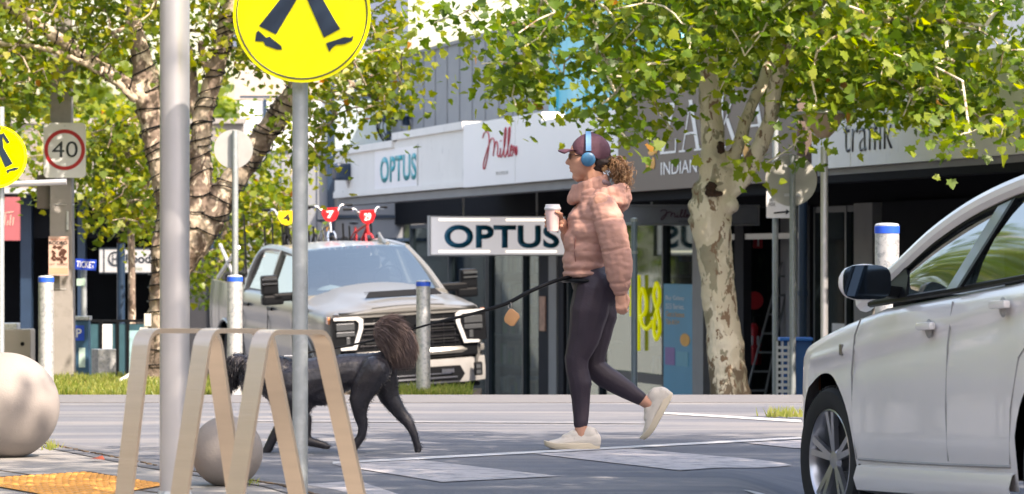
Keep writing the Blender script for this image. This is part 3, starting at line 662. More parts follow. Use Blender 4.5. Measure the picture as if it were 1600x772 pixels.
o = obj('emblem', q, M['blacktxt'], t); o.matrix_parent_inverse = Matrix.Translation(-pz)
o = text('Food', M['blacktxt'], fr, .44, hh*.40, .42, hh*.35, .004, parent=t, bold=.03, th=0); o.matrix_parent_inverse = Matrix.Translation(-pz)
o = text('& Drinks', pm('olive_lettering', (.12, .15, .05), .5), fr, .42, hh*.12, .30, hh*.16, .004, parent=t, th=0, shear=.3); o.matrix_parent_inverse = Matrix.Translation(-pz)
# opposite side of the street, out of frame: what the glass and paint reflect
ob = thing('opposite_terrace', 'cream terrace of shops on the other side of the street', 'building', (-17, 10, 0))
q = MB(); q.box((0, 0, 2.6), (5, 90, 5.6)); obj('wall', q, pm('cream_render', (.42, .38, .33), .8), ob)
q = MB()
for i in range(18): q.box((2.55, -42+i*5, 1.6), (.08, 3.6, 2.6))
obj('shop_window', q, M['dark'], ob)
q = MB(); q.box((3.6, 0, 3.2), (2.4, 90, .3)); obj('awning', q, M['grey_wall'], ob)
nb = thing('street_corner_block', 'two storey render block at the near end of the shop row', 'building', FA(send+10, 0, -5))
q = MB(); q.box((0, 0, 3.2), (8, 16, 6.4), rz=.2237); obj('wall', q, M['white_wall'], nb)

rb2 = thing('reflection_block', 'brown brick block added unseen behind the camera to darken reflections', 'building', (4, -30, 0))  # unseen building added so steel and paint reflect something dark
q = MB(); q.box((0, 0, 6.5), (90, 8, 13)); obj('wall', q, pm('brown_brick', (.16, .10, .07), .9, var=.2, scale=3), rb2)
q = MB()
for i in range(22):
    for z in (2, 5.5, 9): q.box((-42+i*4, 4.02, z), (2.2, .08, 1.7))
obj('window', q, M['dark'], rb2)
# ---------------------------------------------------------------- trees
def bark(name, a, b, c, d=None, dark_low=None, zlo=0, zhi=1):
    m = bpy.data.materials.new(name); m.use_nodes = True; nt = m.node_tree; L = nt.links.new; bs = nt.nodes['Principled BSDF']
    tc = nt.nodes.new('ShaderNodeTexCoord'); mp = nt.nodes.new('ShaderNodeMapping'); mp.inputs['Scale'].default_value = (1, 1, .55); L(tc.outputs['Object'], mp.inputs[0])
    nzz = nt.nodes.new('ShaderNodeTexNoise'); nzz.inputs['Scale'].default_value = 7; nzz.inputs['Detail'].default_value = 4; L(mp.outputs[0], nzz.inputs[0])
    v = nt.nodes.new('ShaderNodeMix'); v.data_type = 'VECTOR'; v.inputs[0].default_value = .18; L(mp.outputs[0], v.inputs[4]); L(nzz.outputs[1], v.inputs[5])
    cur = None
    def patches(scale, lo, hi, seed):
        n = nt.nodes.new('ShaderNodeTexNoise'); n.noise_dimensions = '4D'; n.inputs['W'].default_value = seed; n.inputs['Scale'].default_value = scale; n.inputs['Detail'].default_value = 3; n.inputs['Roughness'].default_value = .55
        L(v.outputs[1], n.inputs['Vector']); r = nt.nodes.new('ShaderNodeMapRange'); r.inputs[1].default_value = lo; r.inputs[2].default_value = hi; L(n.outputs[0], r.inputs[0]); return r.outputs[0]
    def mix(f, A, B):
        x = nt.nodes.new('ShaderNodeMix'); x.data_type = 'RGBA'; L(f, x.inputs[0])
        if isinstance(A, tuple): x.inputs[6].default_value = A+(1,)
        else: L(A, x.inputs[6])
        x.inputs[7].default_value = B+(1,); return x.outputs[2]
    cur = mix(patches(4, .5, .53, 1), a, b)
    cur = mix(patches(9, .56, .58, 4), cur, c)
    if d: cur = mix(patches(15, .57, .60, 9), cur, d)
    if dark_low:
        sp = nt.nodes.new('ShaderNodeSeparateXYZ'); L(tc.outputs['Object'], sp.inputs[0])
        r = nt.nodes.new('ShaderNodeMapRange'); r.inputs[1].default_value = zhi; r.inputs[2].default_value = zlo; L(sp.outputs[2], r.inputs[0])
        n = nt.nodes.new('ShaderNodeTexNoise'); n.inputs['Scale'].default_value = 6; n.inputs['Detail'].default_value = 4; n.inputs['Roughness'].default_value = .6; L(v.outputs[1], n.inputs[0])
        ad = nt.nodes.new('ShaderNodeMath'); ad.operation = 'ADD'; L(n.outputs[0], ad.inputs[0]); L(r.outputs[0], ad.inputs[1])
        r2 = nt.nodes.new('ShaderNodeMapRange'); r2.inputs[1].default_value = .95; r2.inputs[2].default_value = 1.0; L(ad.outputs[0], r2.inputs[0])
        cur = mix(r2.outputs[0], cur, dark_low)
    L(cur, bs.inputs['Base Color']); bs.inputs['Roughness'].default_value = .8
    bn = nt.nodes.new('ShaderNodeTexNoise'); bn.inputs['Scale'].default_value = 22; bn.inputs['Detail'].default_value = 6; L(v.outputs[1], bn.inputs[0])
    bp = nt.nodes.new('ShaderNodeBump'); bp.inputs['Strength'].default_value = .6; bp.inputs['Distance'].default_value = .02; L(bn.outputs[0], bp.inputs['Height']); L(bp.outputs[0], bs.inputs['Normal'])
    return m
M['bark_pale'] = bark('bark_plane', (.60, .53, .40), (.70, .63, .50), (.30, .27, .19), (.22, .14, .085), (.16, .12, .08), -.95, .60)
M['bark_rough'] = bark('bark_rough', (.38, .31, .24), (.20, .15, .12), (.10, .07, .05), (.52, .45, .36), (.13, .10, .08), -.6, .9)
M['leaf'] = leaf_mat('plane_leaf', (.030, .070, .008), (.085, .155, .012), (.23, .27, .022), (.26, .13, .03))
M['leaf2'] = leaf_mat('maple_leaf', (.035, .075, .008), (.10, .155, .012), (.28, .28, .018), (.36, .17, .03))
LEAF = np.array([(0, 0, 0), (.16, .10, .02), (.46, .06, .05), (.41, .26, .05), (.56, .50, .08), (.33, .52, .03), (.27, .70, .04), (0, 1.0, .0)], 'f')
LEAF = np.vstack([LEAF, LEAF[1:-1][::-1]*np.array([-1, 1, 1], 'f')])  # 14 vertices around the outline
def leaves_mesh(name, cents, nor, size, cols, mats, rng):
    n = len(cents); k = len(LEAF)
    d = rng.normal(size=(n, 3)); nor = nor/np.linalg.norm(nor, axis=1)[:, None]
    d -= nor*(d*nor).sum(1)[:, None]; d[:, 2] -= .6*np.abs(d[:, 2]); d /= np.linalg.norm(d, axis=1)[:, None]
    x = np.cross(d, nor); sz = size[:, None, None]
    cup = rng.uniform(-1.5, 2.5, n)[:, None]
    co = cents[:, None, :]+sz*(x[:, None, :]*LEAF[None, :, 0:1]+d[:, None, :]*(LEAF[None, :, 1:2]-.1)+nor[:, None, :]*(LEAF[None, :, 2:3]*cup[:, :, None]))
    me = bpy.data.meshes.new(name); me.vertices.add(n*k); me.vertices.foreach_set('co', co.astype('f').ravel())
    # two halves so that each leaf folds along its midrib
    h = k//2; f1 = list(range(0, h+1)); f2 = [0]+list(range(h, k))
    idx = np.array(f1+f2, 'i'); me.loops.add(n*len(idx)); me.loops.foreach_set('vertex_index', (np.arange(n)[:, None]*k+idx[None]).astype('i').ravel())
    me.polygons.add(n*2); st = np.array([0, len(f1)])[None]+np.arange(n)[:, None]*len(idx)
    me.polygons.foreach_set('loop_start', st.astype('i').ravel())
    me.update(calc_edges=True)
    at = me.color_attributes.new('leafcol', 'FLOAT_COLOR', 'POINT'); at.data.foreach_set('color', np.repeat(np.repeat(cols, k)[:, None], 4, 1).astype('f').ravel())
    return me
def crown(root, cl, limbs, per, lsize, seed, mleaf, mbark, cr=.22, off=(0, 0, 0), minr=.004):
    """clusters cl (N,3) joined by twigs to the limb points; leaves scattered round each cluster"""
    rng = np.random.default_rng(seed); cl = np.array(cl)
    nodes = [Vector(p) for p, _ in limbs]; par = [-1]*len(nodes); lim = len(nodes); rad = [r for _, r in limbs]
    arr = np.array([tuple(p) for p in nodes]); d0 = np.array([np.min(np.linalg.norm(arr-c, axis=1)) for c in cl]); order = np.argsort(d0)
    for i in order:
        c = cl[i]; dd = np.linalg.norm(arr-c, axis=1); j = int(np.argmin(dd)); nodes.append(Vector(c)); par.append(j); arr = np.vstack([arr, c])
    cnt = [0]*len(nodes)
    for i in range(len(nodes)-1, lim-1, -1): cnt[i] += 1; cnt[par[i]] += cnt[i] if par[i] >= 0 else 0
    mb = MB()
    for i in range(lim, len(nodes)):
        a = nodes[par[i]]; b = nodes[i]; L = (b-a).length; r1 = minr+.0022*math.sqrt(cnt[i]); r0 = r1*1.25 if par[i] >= lim else r1*1.6
        mid = (a+b)/2+Vector((rng.uniform(-.12, .12)*L, rng.uniform(-.12, .12)*L, rng.uniform(-.02, .12)*L))
        mb.tube([a, mid, b], [r0, (r0+r1)/2, r1], 5, cap=False)
    ob = obj('branches', mb, mbark, root, True)
    n = len(cl)*per; ci = np.repeat(np.arange(len(cl)), per)
    offv = rng.normal(size=(n, 3))*np.array([cr, cr, cr*.75])*rng.uniform(.5, 1.1, (n, 1)); ce = cl[ci]+offv
    nor = rng.normal(size=(n, 3))*.75+np.array([.25, -.45, .75])
    tone = rng.uniform(0, 1, len(cl))[ci]*.45+rng.uniform(0, 1, n)*.55
    br = rng.uniform(0, 1, n) < .005; tone = np.where(br, 1.0, np.clip(tone, 0, .95))
    me = leaves_mesh('foliage', ce.astype('f'), nor, rng.uniform(*lsize, n), tone, None, rng)
    link('foliage', me, mleaf, root)
def limb(mb, pts, wob=.10, seg=14):
    """pts: (px,py,width_px,d)"""
    q = []; rr = []
    p = [(P(a, b, d)) for a, b, w_, d in pts]; r = [w_/2/F*d for a, b, w_, d in pts]
    sp = smooth_pts([(v.x, v.y, v.z) for v in p], 5)
    for i in range(len(sp)): t = i/5; k = min(int(t), len(r)-2); f = t-k; rr.append(r[k]*(1-f)+r[k+1]*f)
    mb.tube(sp, rr, seg, wob=wob, wsc=4.0)
    return list(zip(sp, rr))
# right tree -----------------------------------------------------------
TR = thing('plane_tree', 'big plane tree with pale mottled trunk splitting in three limbs, behind the woman', 'tree', (0, 0, 0))
DR = 36.0
tb = MB()
trunk_pts = [(1142, 640, 82, DR), (1141, 615, 66, DR), (1135, 560, 57, DR), (1128, 500, 54, DR), (1122, 440, 53, DR), (1117, 395, 57, DR), (1111, 350, 66, DR), (1112, 320, 66, DR), (1120, 290, 62, DR), (1124, 262, 50, DR)]
l0 = limb(tb, trunk_pts, .07, 24)
l1 = limb(tb, [(1119, 300, 36, DR-.05), (1112, 262, 42, DR-.05), (1114, 225, 38, DR), (1110, 150, 34, DR), (1107, 80, 31, DR), (1108, 0, 27, DR+.1), (1100, -100, 22, DR+.2), (1085, -220, 14, DR+.3)], .08)
l2 = limb(tb, [(1122, 300, 30, DR), (1140, 262, 25, DR), (1157, 215, 21, DR+.05), (1174, 165, 19, DR+.1), (1196, 120, 19, DR+.2), (1215, 40, 18, DR+.5), (1225, -60, 13, DR+.9), (1240, -160, 9, DR+1.2)], .08)
l3 = limb(tb, [(1125, 308, 38, DR), (1158, 280, 32, DR-.05), (1186, 232, 27, DR-.1), (1205, 180, 25, DR-.2), (1212, 125, 23, DR-.3), (1238, 60, 24, DR-.5), (1275, 10, 20, DR-.8), (1330, -60, 14, DR-1.1), (1400, -130, 9, DR-1.4)], .08)
l4 = limb(tb, [(1109, 70, 18, DR), (1060, 20, 15, DR-.3), (990, -30, 12, DR-.6), (900, -60, 8, DR-.9), (820, -80, 5, DR-1)], .08, 9)
l5 = limb(tb, [(1238, 60, 15, DR-.5), (1320, 40, 12, DR-1.2), (1420, 30, 9, DR-1.8), (1540, 40, 6, DR-2.4)], .08, 9)
l6 = limb(tb, [(1110, 120, 12, DR), (1050, 110, 9, DR+.5), (960, 95, 7, DR+.6), (860, 85, 5, DR+.4)], .08, 9)
l7 = limb(tb, [(1212, 120, 12, DR-.3), (1270, 110, 10, DR+.2), (1360, 120, 8, DR-.4), (1450, 130, 5, DR-1)], .08, 9)
# burls on the trunk
for (px, py, rx, rz_, dd) in ((1083, 322, .10, .10, .0), (1080, 345, .09, .05, .02), (1094, 300, .13, .13, -.03), (1132, 320, .09, .08, -.08)):
    p = P(px+8, py, DR+dd); tb.ell(p, (rx, .13, rz_), sub=3)
me = remesh(tb, .017, 3)
displace(me, lambda co, no: nz(co, 7)*.014+nz(co, 22, 3)*.006)
link('trunk', me, M['bark_pale'], TR, True)
hol = MB()
for (px, py, rx, rz_) in ((1111, 296, .055, .075), (1118, 303, .07, .03), (1126, 232, .035, .06)):
    hol.ell(P(px, py, DR-.20), (rx, .06, rz_), sub=3)
mh = remesh(hol, .01, 1); displace(mh, lambda co, no: nz(co, 30)*.02); link('hollow', mh, pm('rotten_wood', (.045, .022, .012), .95, var=.5, scale=40, bump=1, bscale=80), TR, True)
rng = np.random.default_rng(3); cl = []
BX = [640, 700, 745, 770, 795, 830, 870, 900, 925, 945, 962, 985, 1005, 1030, 1060, 1100, 1150, 1200, 1230, 1255, 1285, 1330, 1370, 1405, 1440, 1475, 1500, 1560, 1600, 1680, 1760]
BY = [-60, -30, 20, 120, 150, 158, 140, 165, 180, 150, 195, 225, 190, 165, 120, 165, 160, 150, 190, 215, 175, 185, 175, 205, 222, 205, 190, 208, 185, 150, 60]
def fx_(d): return .54+(53.6-d)*.228
k = 0
while len(cl) < 760 and k < 60000:
    k += 1
    px = rng.uniform(745, 1720); py = rng.uniform(-260, 225); d = DR+rng.uniform(-2.6, 2.3)
    lim_ = np.interp(px, BX, BY)-6-abs(rng.normal(0, 8))
    if py > lim_: continue
    top_ = -260+((px-1190)/560)**2*180
    if py < top_: continue
    p = P(px, py, d)
    if p.x > fx_(d)-.25: continue
    dens = 1.0
    if px < 790 and py < 75: continue
    if px < 1060: dens = .60 if py > -30 else .45
    if 850 < px < 905 and 20 < py: dens *= .42
    if 860 < px < 1045 and py > 5: dens *= .55
    if px > 1500: dens = .62
    g = noise.noise(Vector((p.x*1.5, p.y*1.5, p.z*1.5)))
    if g < -.12 and px < 1520: dens *= .38
    if py < -40: dens *= .55
    if rng.uniform() > dens: continue
    if 1080 < px < 1142 and py > 50 and d < DR+.5 and rng.uniform() < .93: continue
    if 1142 <= px < 1250 and py > 70+max(0, 1200-px)*.6 and d < DR+.5 and rng.uniform() < .95: continue
    cl.append(tuple(p))
for (px, py, d) in ((752, 100, 34.5), (765, 55, 35), (772, 128, 34.6), (800, 150, 34.5), (806, 165, 34.4), (735, 15, 35), (712, 26, 35), (672, 38, 35.1), (830, 160, 34.6), (905, 180, 34.2), (940, 188, 34), (960, 195, 34), (985, 222, 33.9), (968, 205, 33.9), (1478, 205, 32), (1500, 212, 32), (1515, 208, 32), (1565, 210, 31.8), (1570, 195, 31.8), (1262, 205, 34), (1240, 235, 34.2), (1035, 195, 34.8), (1050, 205, 34.9), (1185, 262, 34.6)):
    cl.append(tuple(P(px, py, d)))
crown(TR, cl, l1[4:]+l2[8:]+l3[10:]+l4+l5+l6+l7, 25, (.05, .125), 5, M['leaf'], M['bark_pale'], cr=.19)
# twin trunk of the left tree -------------------------------------------
TL = thing('wired_tree', 'rough barked street tree wound with black light cables, left of the pickup', 'tree', (0, 0, 0))
DL = 40.0; tb = MB()
a1 = limb(tb, [(256, 606, 112, DL), (256, 585, 84, DL), (258, 540, 68, DL), (262, 480, 58, DL), (262, 430, 54, DL), (262, 390, 50, DL), (268, 340, 46, DL), (262, 290, 46, DL), (250, 240, 44, DL), (238, 190, 43, DL), (232, 155, 42, DL), (226, 110, 36, DL), (216, 70, 28, DL), (208, 20, 24, DL), (215, -60, 20, DL), (230, -150, 13, DL)], .08, 20)
a2 = limb(tb, [(272, 420, 44, DL), (290, 370, 44, DL), (306, 330, 38, DL), (314, 280, 34, DL), (312, 230, 33, DL), (318, 185, 30, DL), (328, 140, 27, DL), (342, 90, 27, DL), (354, 40, 26, DL), (362, -10, 24, DL), (375, -90, 17, DL), (380, -170, 10, DL)], .08, 16)
a3 = limb(tb, [(278, 430, 30, DL), (305, 385, 40, DL), (328, 350, 42, DL), (352, 300, 41, DL), (388, 250, 38, DL), (424, 196, 37, DL-.1), (450, 160, 34, DL-.2), (478, 118, 30, DL-.3), (520, 60, 24, DL-.4), (560, -10, 18, DL-.5), (600, -90, 10, DL-.6)], .08, 16)
a4 = limb(tb, [(228, 160, 22, DL-.1), (195, 132, 23, DL-.15), (160, 108, 21, DL-.2), (120, 80, 20, DL-.2), (80, 52, 19, DL-.3), (40, 26, 18, DL-.3), (0, 2, 17, DL-.4), (-60, -30, 14, DL-.5)], .08, 12)
a5 = limb(tb, [(212, 158, 12, DL-.25), (180, 128, 11, DL-.3), (140, 104, 9, DL-.3), (100, 86, 8, DL-.35), (60, 74, 8, DL-.4), (0, 68, 7, DL-.4), (-50, 62, 6, DL-.4)], .06, 10)
a6 = limb(tb, [(318, 200, 26, DL+.05), (300, 150, 23, DL+.1), (296, 100, 19, DL+.1), (286, 50, 14, DL+.2), (280, -20, 10, DL+.3)], .07, 10)
a7 = limb(tb, [(330, 130, 12, DL), (318, 90, 13, DL-.05), (312, 65, 9, DL-.05)], .07, 8)
a8 = limb(tb, [(430, 190, 7, DL-.1), (480, 150, 6, DL-.3), (540, 140, 4, DL-.3)], .07, 8)
me = remesh(tb, .016, 1); displace(me, lambda co, no: nz(co, 9)*.02+nz(co, 30, 3)*.010)
link('trunk', me, M['bark_rough'], TL, True)
# light cables wound round trunk and limbs
wr = MB()
def wind(pts, turns, r=.0075, ph=0.0):
    pts = [(Vector(p), q) for p, q in pts]; N = len(pts)-1; steps = int(turns*12); out = []
    for i in range(steps+1):
        t = i/steps*N; k = min(int(t), N-1); f = t-k; p = pts[k][0].lerp(pts[k+1][0], f); rr = pts[k][1]*(1-f)+pts[k+1][1]*f
        ax = (pts[k+1][0]-pts[k][0]).normalized(); u = Vector((0, 1, 0)); u -= ax*u.dot(ax); u.normalize(); v = ax.cross(u); a = ph+i/12*2*math.pi+.5*noise.noise(Vector((i*.11, ph, 0)))
        out.append(p+(u*math.cos(a)+v*math.sin(a))*(rr*1.05+.012)+ax*.06*noise.noise(Vector((i*.23, ph, 7))))
    wr.tube(out, r, 5)
wind(a1[6:46], 17); wind(a1[40:66], 7, ph=2); wind(a2[6:50], 15, ph=1); wind(a3[8:44], 13, ph=2); wind(a4[3:], 13, ph=.4); wind(a3[8:30], 5, ph=4); wind(a2[20:45], 6, ph=3)
obj('light_cable', wr, M['black'], TL, True)
cl = []; k = 0; rng = np.random.default_rng(11)
def region(n, x0, x1, y0, y1, d0, d1, lowfn=None, gap=-.05, dens=1.0):
    c = 0; t = 0
    while c < n and t < 30000:
        t += 1; px = rng.uniform(x0, x1); py = rng.uniform(y0, y1); d = rng.uniform(d0, d1)
        if lowfn and py > lowfn(px): continue
        p = P(px, py, d); g = noise.noise(Vector((p.x*1.7, p.y*1.7, p.z*1.7+4)))
        if g < gap and rng.uniform() < .75: continue
        cl.append(tuple(p)); c += 1
region(330, -60, 245, -200, 190, 39.0, 42.5, lambda x: 60+.5*max(0, 240-x))
region(150, 240, 470, -200, 110, 39.2, 42)
region(95, 470, 650, -180, 190, 38.2, 40.5, lambda x: 200 if x < 600 else 150-(x-600)*1.5, gap=-.2)
region(26, 585, 632, 60, 185, 38.2, 39.6, gap=-.4)
region(7, 600, 650, -60, 20, 38.2, 40)
region(14, 440, 520, 180, 250, 38.8, 39.6, gap=-.5)
crown(TL, cl, a1[44:]+a2[24:]+a3[22:]+a4[6:]+a5[8:]+a6[8:]+a8, 19, (.05, .105), 8, M['leaf2'], M['bark_rough'], cr=.21)
# smaller yellow green trees behind -------------------------------------
def back_tree(lab, base, segs, regs, seed, ls=(.05, .115)):
    global cl
    t = thing('maple_tree', lab, 'tree', (0, 0, 0)); mb = MB(); L = []
    for s in segs: L += limb(mb, s, .06, 10)
    obj('trunk', mb, M['bark_rough'], t, True); cl = []
    for r in regs: region(*r)
    crown(t, cl, L, 21, ls, seed, M['leaf2'], M['bark_rough'], cr=.24); return t
back_tree('small yellow green tree filling the gap between the concrete pole and wired trunk', None,
          [[(205, 640, 14, 47), (206, 500, 12, 47), (205, 380, 11, 47), (200, 280, 8, 47), (195, 180, 5, 47)], [(205, 360, 7, 47), (170, 300, 4, 47)], [(205, 340, 7, 47), (240, 270, 4, 47)]],
          [(150, 128, 262, 175, 395, 46, 48.3, lambda x: 372-(abs(x-215)/60)**2*25, -.18), (30, 0, 130, 190, 300, 46.5, 49, None, -.05)], 21)
back_tree('small yellow green tree between the wired limbs and the pickup', None,
          [[(335, 640, 13, 56), (336, 500, 12, 56), (345, 400, 10, 56), (360, 320, 6, 56), (380, 250, 4, 56)], [(340, 420, 6, 56), (300, 380, 4, 56)], [(350, 380, 6, 56), (430, 330, 3, 56)]],
          [(110, 285, 450, 240, 470, 55, 57.5, lambda x: 490-(x-285)*.75, -.15), (30, 385, 470, 290, 370, 55, 57, None, -.2), (14, 300, 470, 160, 300, 55, 57, None, 0)], 22, (.06, .125))
# trees outside the frame: same species, added for dappled shade and reflections
def off_tree(src, lab, off, rz=0.0, sc=1.0):
    c = copy_tree(src); c['label'] = lab; c.rotation_euler = (0, 0, rz); c.scale = (sc, sc, sc); c.location = off; return c
def place(src, lab, cx, cy, tx, ty, rz, sc=1.0, dz=0):
    """copy a tree whose trunk stands at (cx,cy) so that it stands at (tx,ty)"""
    v = Matrix.Rotation(rz, 3, 'Z') @ Vector((cx*sc, cy*sc, 0)); return off_tree(src, lab, (tx-v.x, ty-v.y, dz), rz, sc)
place(TR, 'plane tree beyond the right edge of the view shading the crossing', 2.0, 36, 4.6, 13.6, 2.7, 1.35, .3)
place(TR, 'plane tree near the camera on the left kerb', 2.0, 36, -6.8, 16.5, 1.1, 1.1, .5)
place(TR, 'plane tree added further along the left kerb for window reflections', 2.0, 36, -8.0, 27, 4.0, 1.6, .6)
place(TR, 'plane tree behind the camera on the left kerb', 2.0, 36, -7.5, 6, 3.0, 1.1, .5)
for o in bpy.data.objects:
    if o.get('label', '').startswith('plane tree'): o['group'] = 'plane trees along the kerbs'
# ---------------------------------------------------------------- poles and signs
def pole_sign_disc(t, c, r, m, normal=(0, -1, 0), th=.012, name='disc'):
    q = MB(); q.lathe([(0, 0), (r-.004, 0), (r, .003), (r, th), (0, th)], c, 64, axis=normal); return obj(name, q, m, t, True)
def walking_legs(t, c, r, m, half=False, mirror=1):
    fr = frame(c, (1, 0, 0))
    def pg(pts, n): return [(a*r*mirror, b*r) for a, b in pts]
    q = MB()
    shapes = [[(-.06, .62), (.24, .62), (.22, .20), (.06, .10), (-.20, -.08), (-.56, -.36), (-.41, -.0), (-.16, .18)][:0] or [(-.02, .30), (-.22, .34), (-.62, -.18), (-.375, -.30)],
              [(-.66, -.27), (-.63, -.245), (-.52, -.35), (-.47, -.33), (-.30, -.47), (-.29, -.52), (-.36, -.52), (-.53, -.46), (-.56, -.40), (-.68, -.40)],
              [(.02, .34), (.24, .32), (.555, -.22), (.32, -.345)],
              [(.35, -.43), (.62, -.34), (.70, -.35), (.75, -.32), (.73, -.39), (.62, -.44), (.50, -.45), (.44, -.49), (.40, -.555)],
              [(-.24, .33), (.26, .31), (.22, .72), (-.12, .74)], [(-.14, .70), (-.34, .40), (-.42, .44), (-.2, .78)], [(.2, .70), (.38, .42), (.46, .46), (.26, .78)],
              [(.13*math.cos(i*.4488)+.05, .13*math.sin(i*.4488)+.86) for i in range(14)]]
    for i, s in enumerate(shapes):
        if half and i > 3: pass
        q.prism(pg(s, 0), fr, .001, .004+.0007*i)
    q2 = [(math.cos(i/64*6.2832)*r*.945, math.sin(i/64*6.2832)*r*.945) for i in range(64)]
    q.tube([fr(a, b, .002) for a, b in q2], r*.011, 5, closed=True)
    return obj('walking_figure', q, m, t)
M['sign_navy'] = pm('sign_black', (.008, .022, .045), .4, var=.05)
# near round sign
t = thing('crossing_sign', 'large round yellow crossing sign with walking legs on a grey post', 'sign', (P(468, 0, 15).x, 15, 0))
L0 = Vector(t.location); c = P(472, 22, 14.95)-L0; pole_sign_disc(t, c, .268, M['yellow']); walking_legs(t, c+Vector((0, -.0125, 0)), .268, M['sign_navy'])
q = MB(); q.tube([(0, .045, -.02), (0, .045, 2.35)], .0305, 20); q.lathe([(.0315, 0), (.0315, .02), (.0, .03)], (0, .045, 2.35), 20); obj('post', q, M['pole'], t, True)
q = MB(); q.box((0, .01, c.z+.12), (.09, .05, .04)); q.box((0, .01, c.z-.15), (.09, .05, .04)); obj('clamp', q, M['galv'], t, bevel=.004)
# far round sign at the left edge
t = thing('crossing_sign', 'small round yellow crossing sign cut by the left edge, on a thin post', 'sign', (P(0, 0, 34).x, 34, -.25))
L0 = Vector(t.location); c = P(-7, 245, 33.95)-L0; pole_sign_disc(t, c, .278, M['yellow']); walking_legs(t, c+Vector((0, -.0125, 0)), .278, M['sign_navy'])
q = MB(); q.tube([(0, .05, 0), (0, .05, 2.6)], .032, 16); obj('post', q, M['pole'], t, True)
q = MB(); q.tube([(0, .6, P(0, 286, 34).z+.25), (.52, .6, P(0, 282, 34).z+.25)], .028, 12); obj('bracket_arm', q, M['white_pole'], t, True)
# near white pole
t = thing('steel_pole', 'thick pale steel pole rising out of frame in the left foreground', 'pole', (P(273, 0, 15.4).x, 15.4, .022))
q = MB(); q.tube([(0, 0, 0), (0, 0, 4.2)], .060, 40); obj('post', q, M['white_pole'], t, True)
q = MB(); q.lathe([(.14, 0), (.14, .015), (.075, .02), (.065, .05), (.060, .05)], (0, 0, 0), 24); obj('base_flange', q, M['galv'], t, True)
# galvanised bollards with blue band
def bollard(px, pytop, wpx, d, zb, lab):
    t = thing('bollard', lab, 'bollard', (P(px, 0, d).x, d, zb), group='galvanised bollards with blue bands'); r = wpx/2/F*d; h = P(px, pytop, d).z-zb
    q = MB(); q.lathe([(r, 0), (r, h-.012), (r-.008, h-.002), (r*.5, h+.002), (0, h+.003)], (0, 0, 0), 32); obj('tube', q, M['galv'], t, True)
    k = r*2; q = MB(); q.lathe([(r+.0015, h-k*.42), (r+.003, h-k*.41), (r+.003, h-k*.13), (r+.0015, h-k*.12)], (0, 0, 0), 32); obj('blue_band', q, M['blue_tape'], t, True)
bollard(72, 431, 24, 35.6, -.5, 'steel bollard with blue band just behind the large left sphere')
bollard(367, 430, 24, 35.4, -.5, 'steel bollard with blue band in front of the pickup tray')
bollard(661.5, 438, 22, 36.6, vz-.01, 'steel bollard with blue band standing in front of the pickup grille')
bollard(1386, 349, 38, 23.5, -.1, 'steel bollard with blue band behind the white car mirror')
# spheres
def sphere(px, py, rpx, d, lab):
    c = P(px, py, d); r = rpx/F*d
    q = MB(); q.lathe([(0, -r*.94), (r*.32, -r*.94)]+[(r*math.sin(a), -r*math.cos(a)) for a in np.linspace(.36, math.pi-.001, 40)]+[(0, r)], (0, 0, 0), 64)
    return tag(obj('sphere_bollard', q, M['stone'], smooth=True, loc=(c.x, c.y, max(c.z, r*.94+top))), lab, 'bollard', group='stone sphere bollards')
M['stone'] = pm('pink_concrete', (.27, .243, .228), .8, var=.05, scale=2.5, bump=.12, bscale=120, col2=(.30, .27, .25), c2scale=22, c2lo=.63, c2hi=.74)
sphere(9, 639, 84, 19.0, 'large concrete sphere bollard at the left edge on the footpath'); sphere(355, 711, 56, 16.6, 'small concrete sphere bollard behind the zigzag bike rack')
# zigzag flat bar bike rack
t = thing('bike_rack', 'row of three brushed flat bar hoops forming a zigzag bike rack', 'bike rack', (P(370, 0, 13.3).x, 13.5, .022)); TL0 = Vector(t.location)
def hoop(Lt, Lb, Rt, Rb, ytop, lw, rw, d):
    """closed flat bar: left leg, curved top, right leg; all given at photo pixel and distance"""
    h = Vector((.44, .9, 0)); wv = Vector((.9, -.44, 0)); hw = .0325
    d2 = d+.45; a0 = P(Lb, 872, d-.12); a1 = P(Lt, ytop+16, d); b1 = P(Rt, ytop+16, d2); b0 = P(Rb, 850, d2+.25)
    ta = P(Lt+9, ytop, d+.05); tb_ = P(Rt-8, ytop, d2-.05)
    cA = P(Lt+1.5, ytop-1, d+.01); cB = P(Rt+1.5, ytop-1, d2-.01)
    def bend(p, c, n_):     # quadratic corner from a point on the leg to one on the top bar
        return [p.lerp(c, t).lerp(c.lerp(n_, t), t) for t in np.linspace(0, 1, 7)]
    a1 = a0.lerp(cA, .925); b1 = b0.lerp(cB, .925); ta = cA.lerp(cB, .15); tb_ = cA.lerp(cB, .85)
    pts = [a0, a0.lerp(a1, .5)]+bend(a1, cA, ta)+[ta.lerp(tb_, .5)]+bend(tb_, cB, b1)+[b1.lerp(b0, .5), b0]
    q = MB(); th = .0085; rows = []
    for i, p in enumerate(pts):
        tt = (pts[min(i+1, len(pts)-1)]-pts[max(i-1, 0)]).normalized(); nn = wv.cross(tt).normalized()
        rows.append([q.bm.verts.new(p+wv*sx*hw+nn*sy*th) for sx, sy in ((-1, -1), (1, -1), (1, 1), (-1, 1))])
    for r0, r1 in zip(rows, rows[1:]):
        for k in range(4): q.bm.faces.new((r0[k], r0[(k+1) % 4], r1[(k+1) % 4], r1[k]))
    o = obj('hoop', q, M['stainless'], t, True, ang=25); o.matrix_parent_inverse = Matrix.Translation(-TL0)
hoop(222, 183, 330, 379, 518, 25, 22, 13.3); hoop(318, 266, 412, 480, 518, 30, 22, 13.1); hoop(408, 352, 500, 575, 520, 30, 26, 12.9)
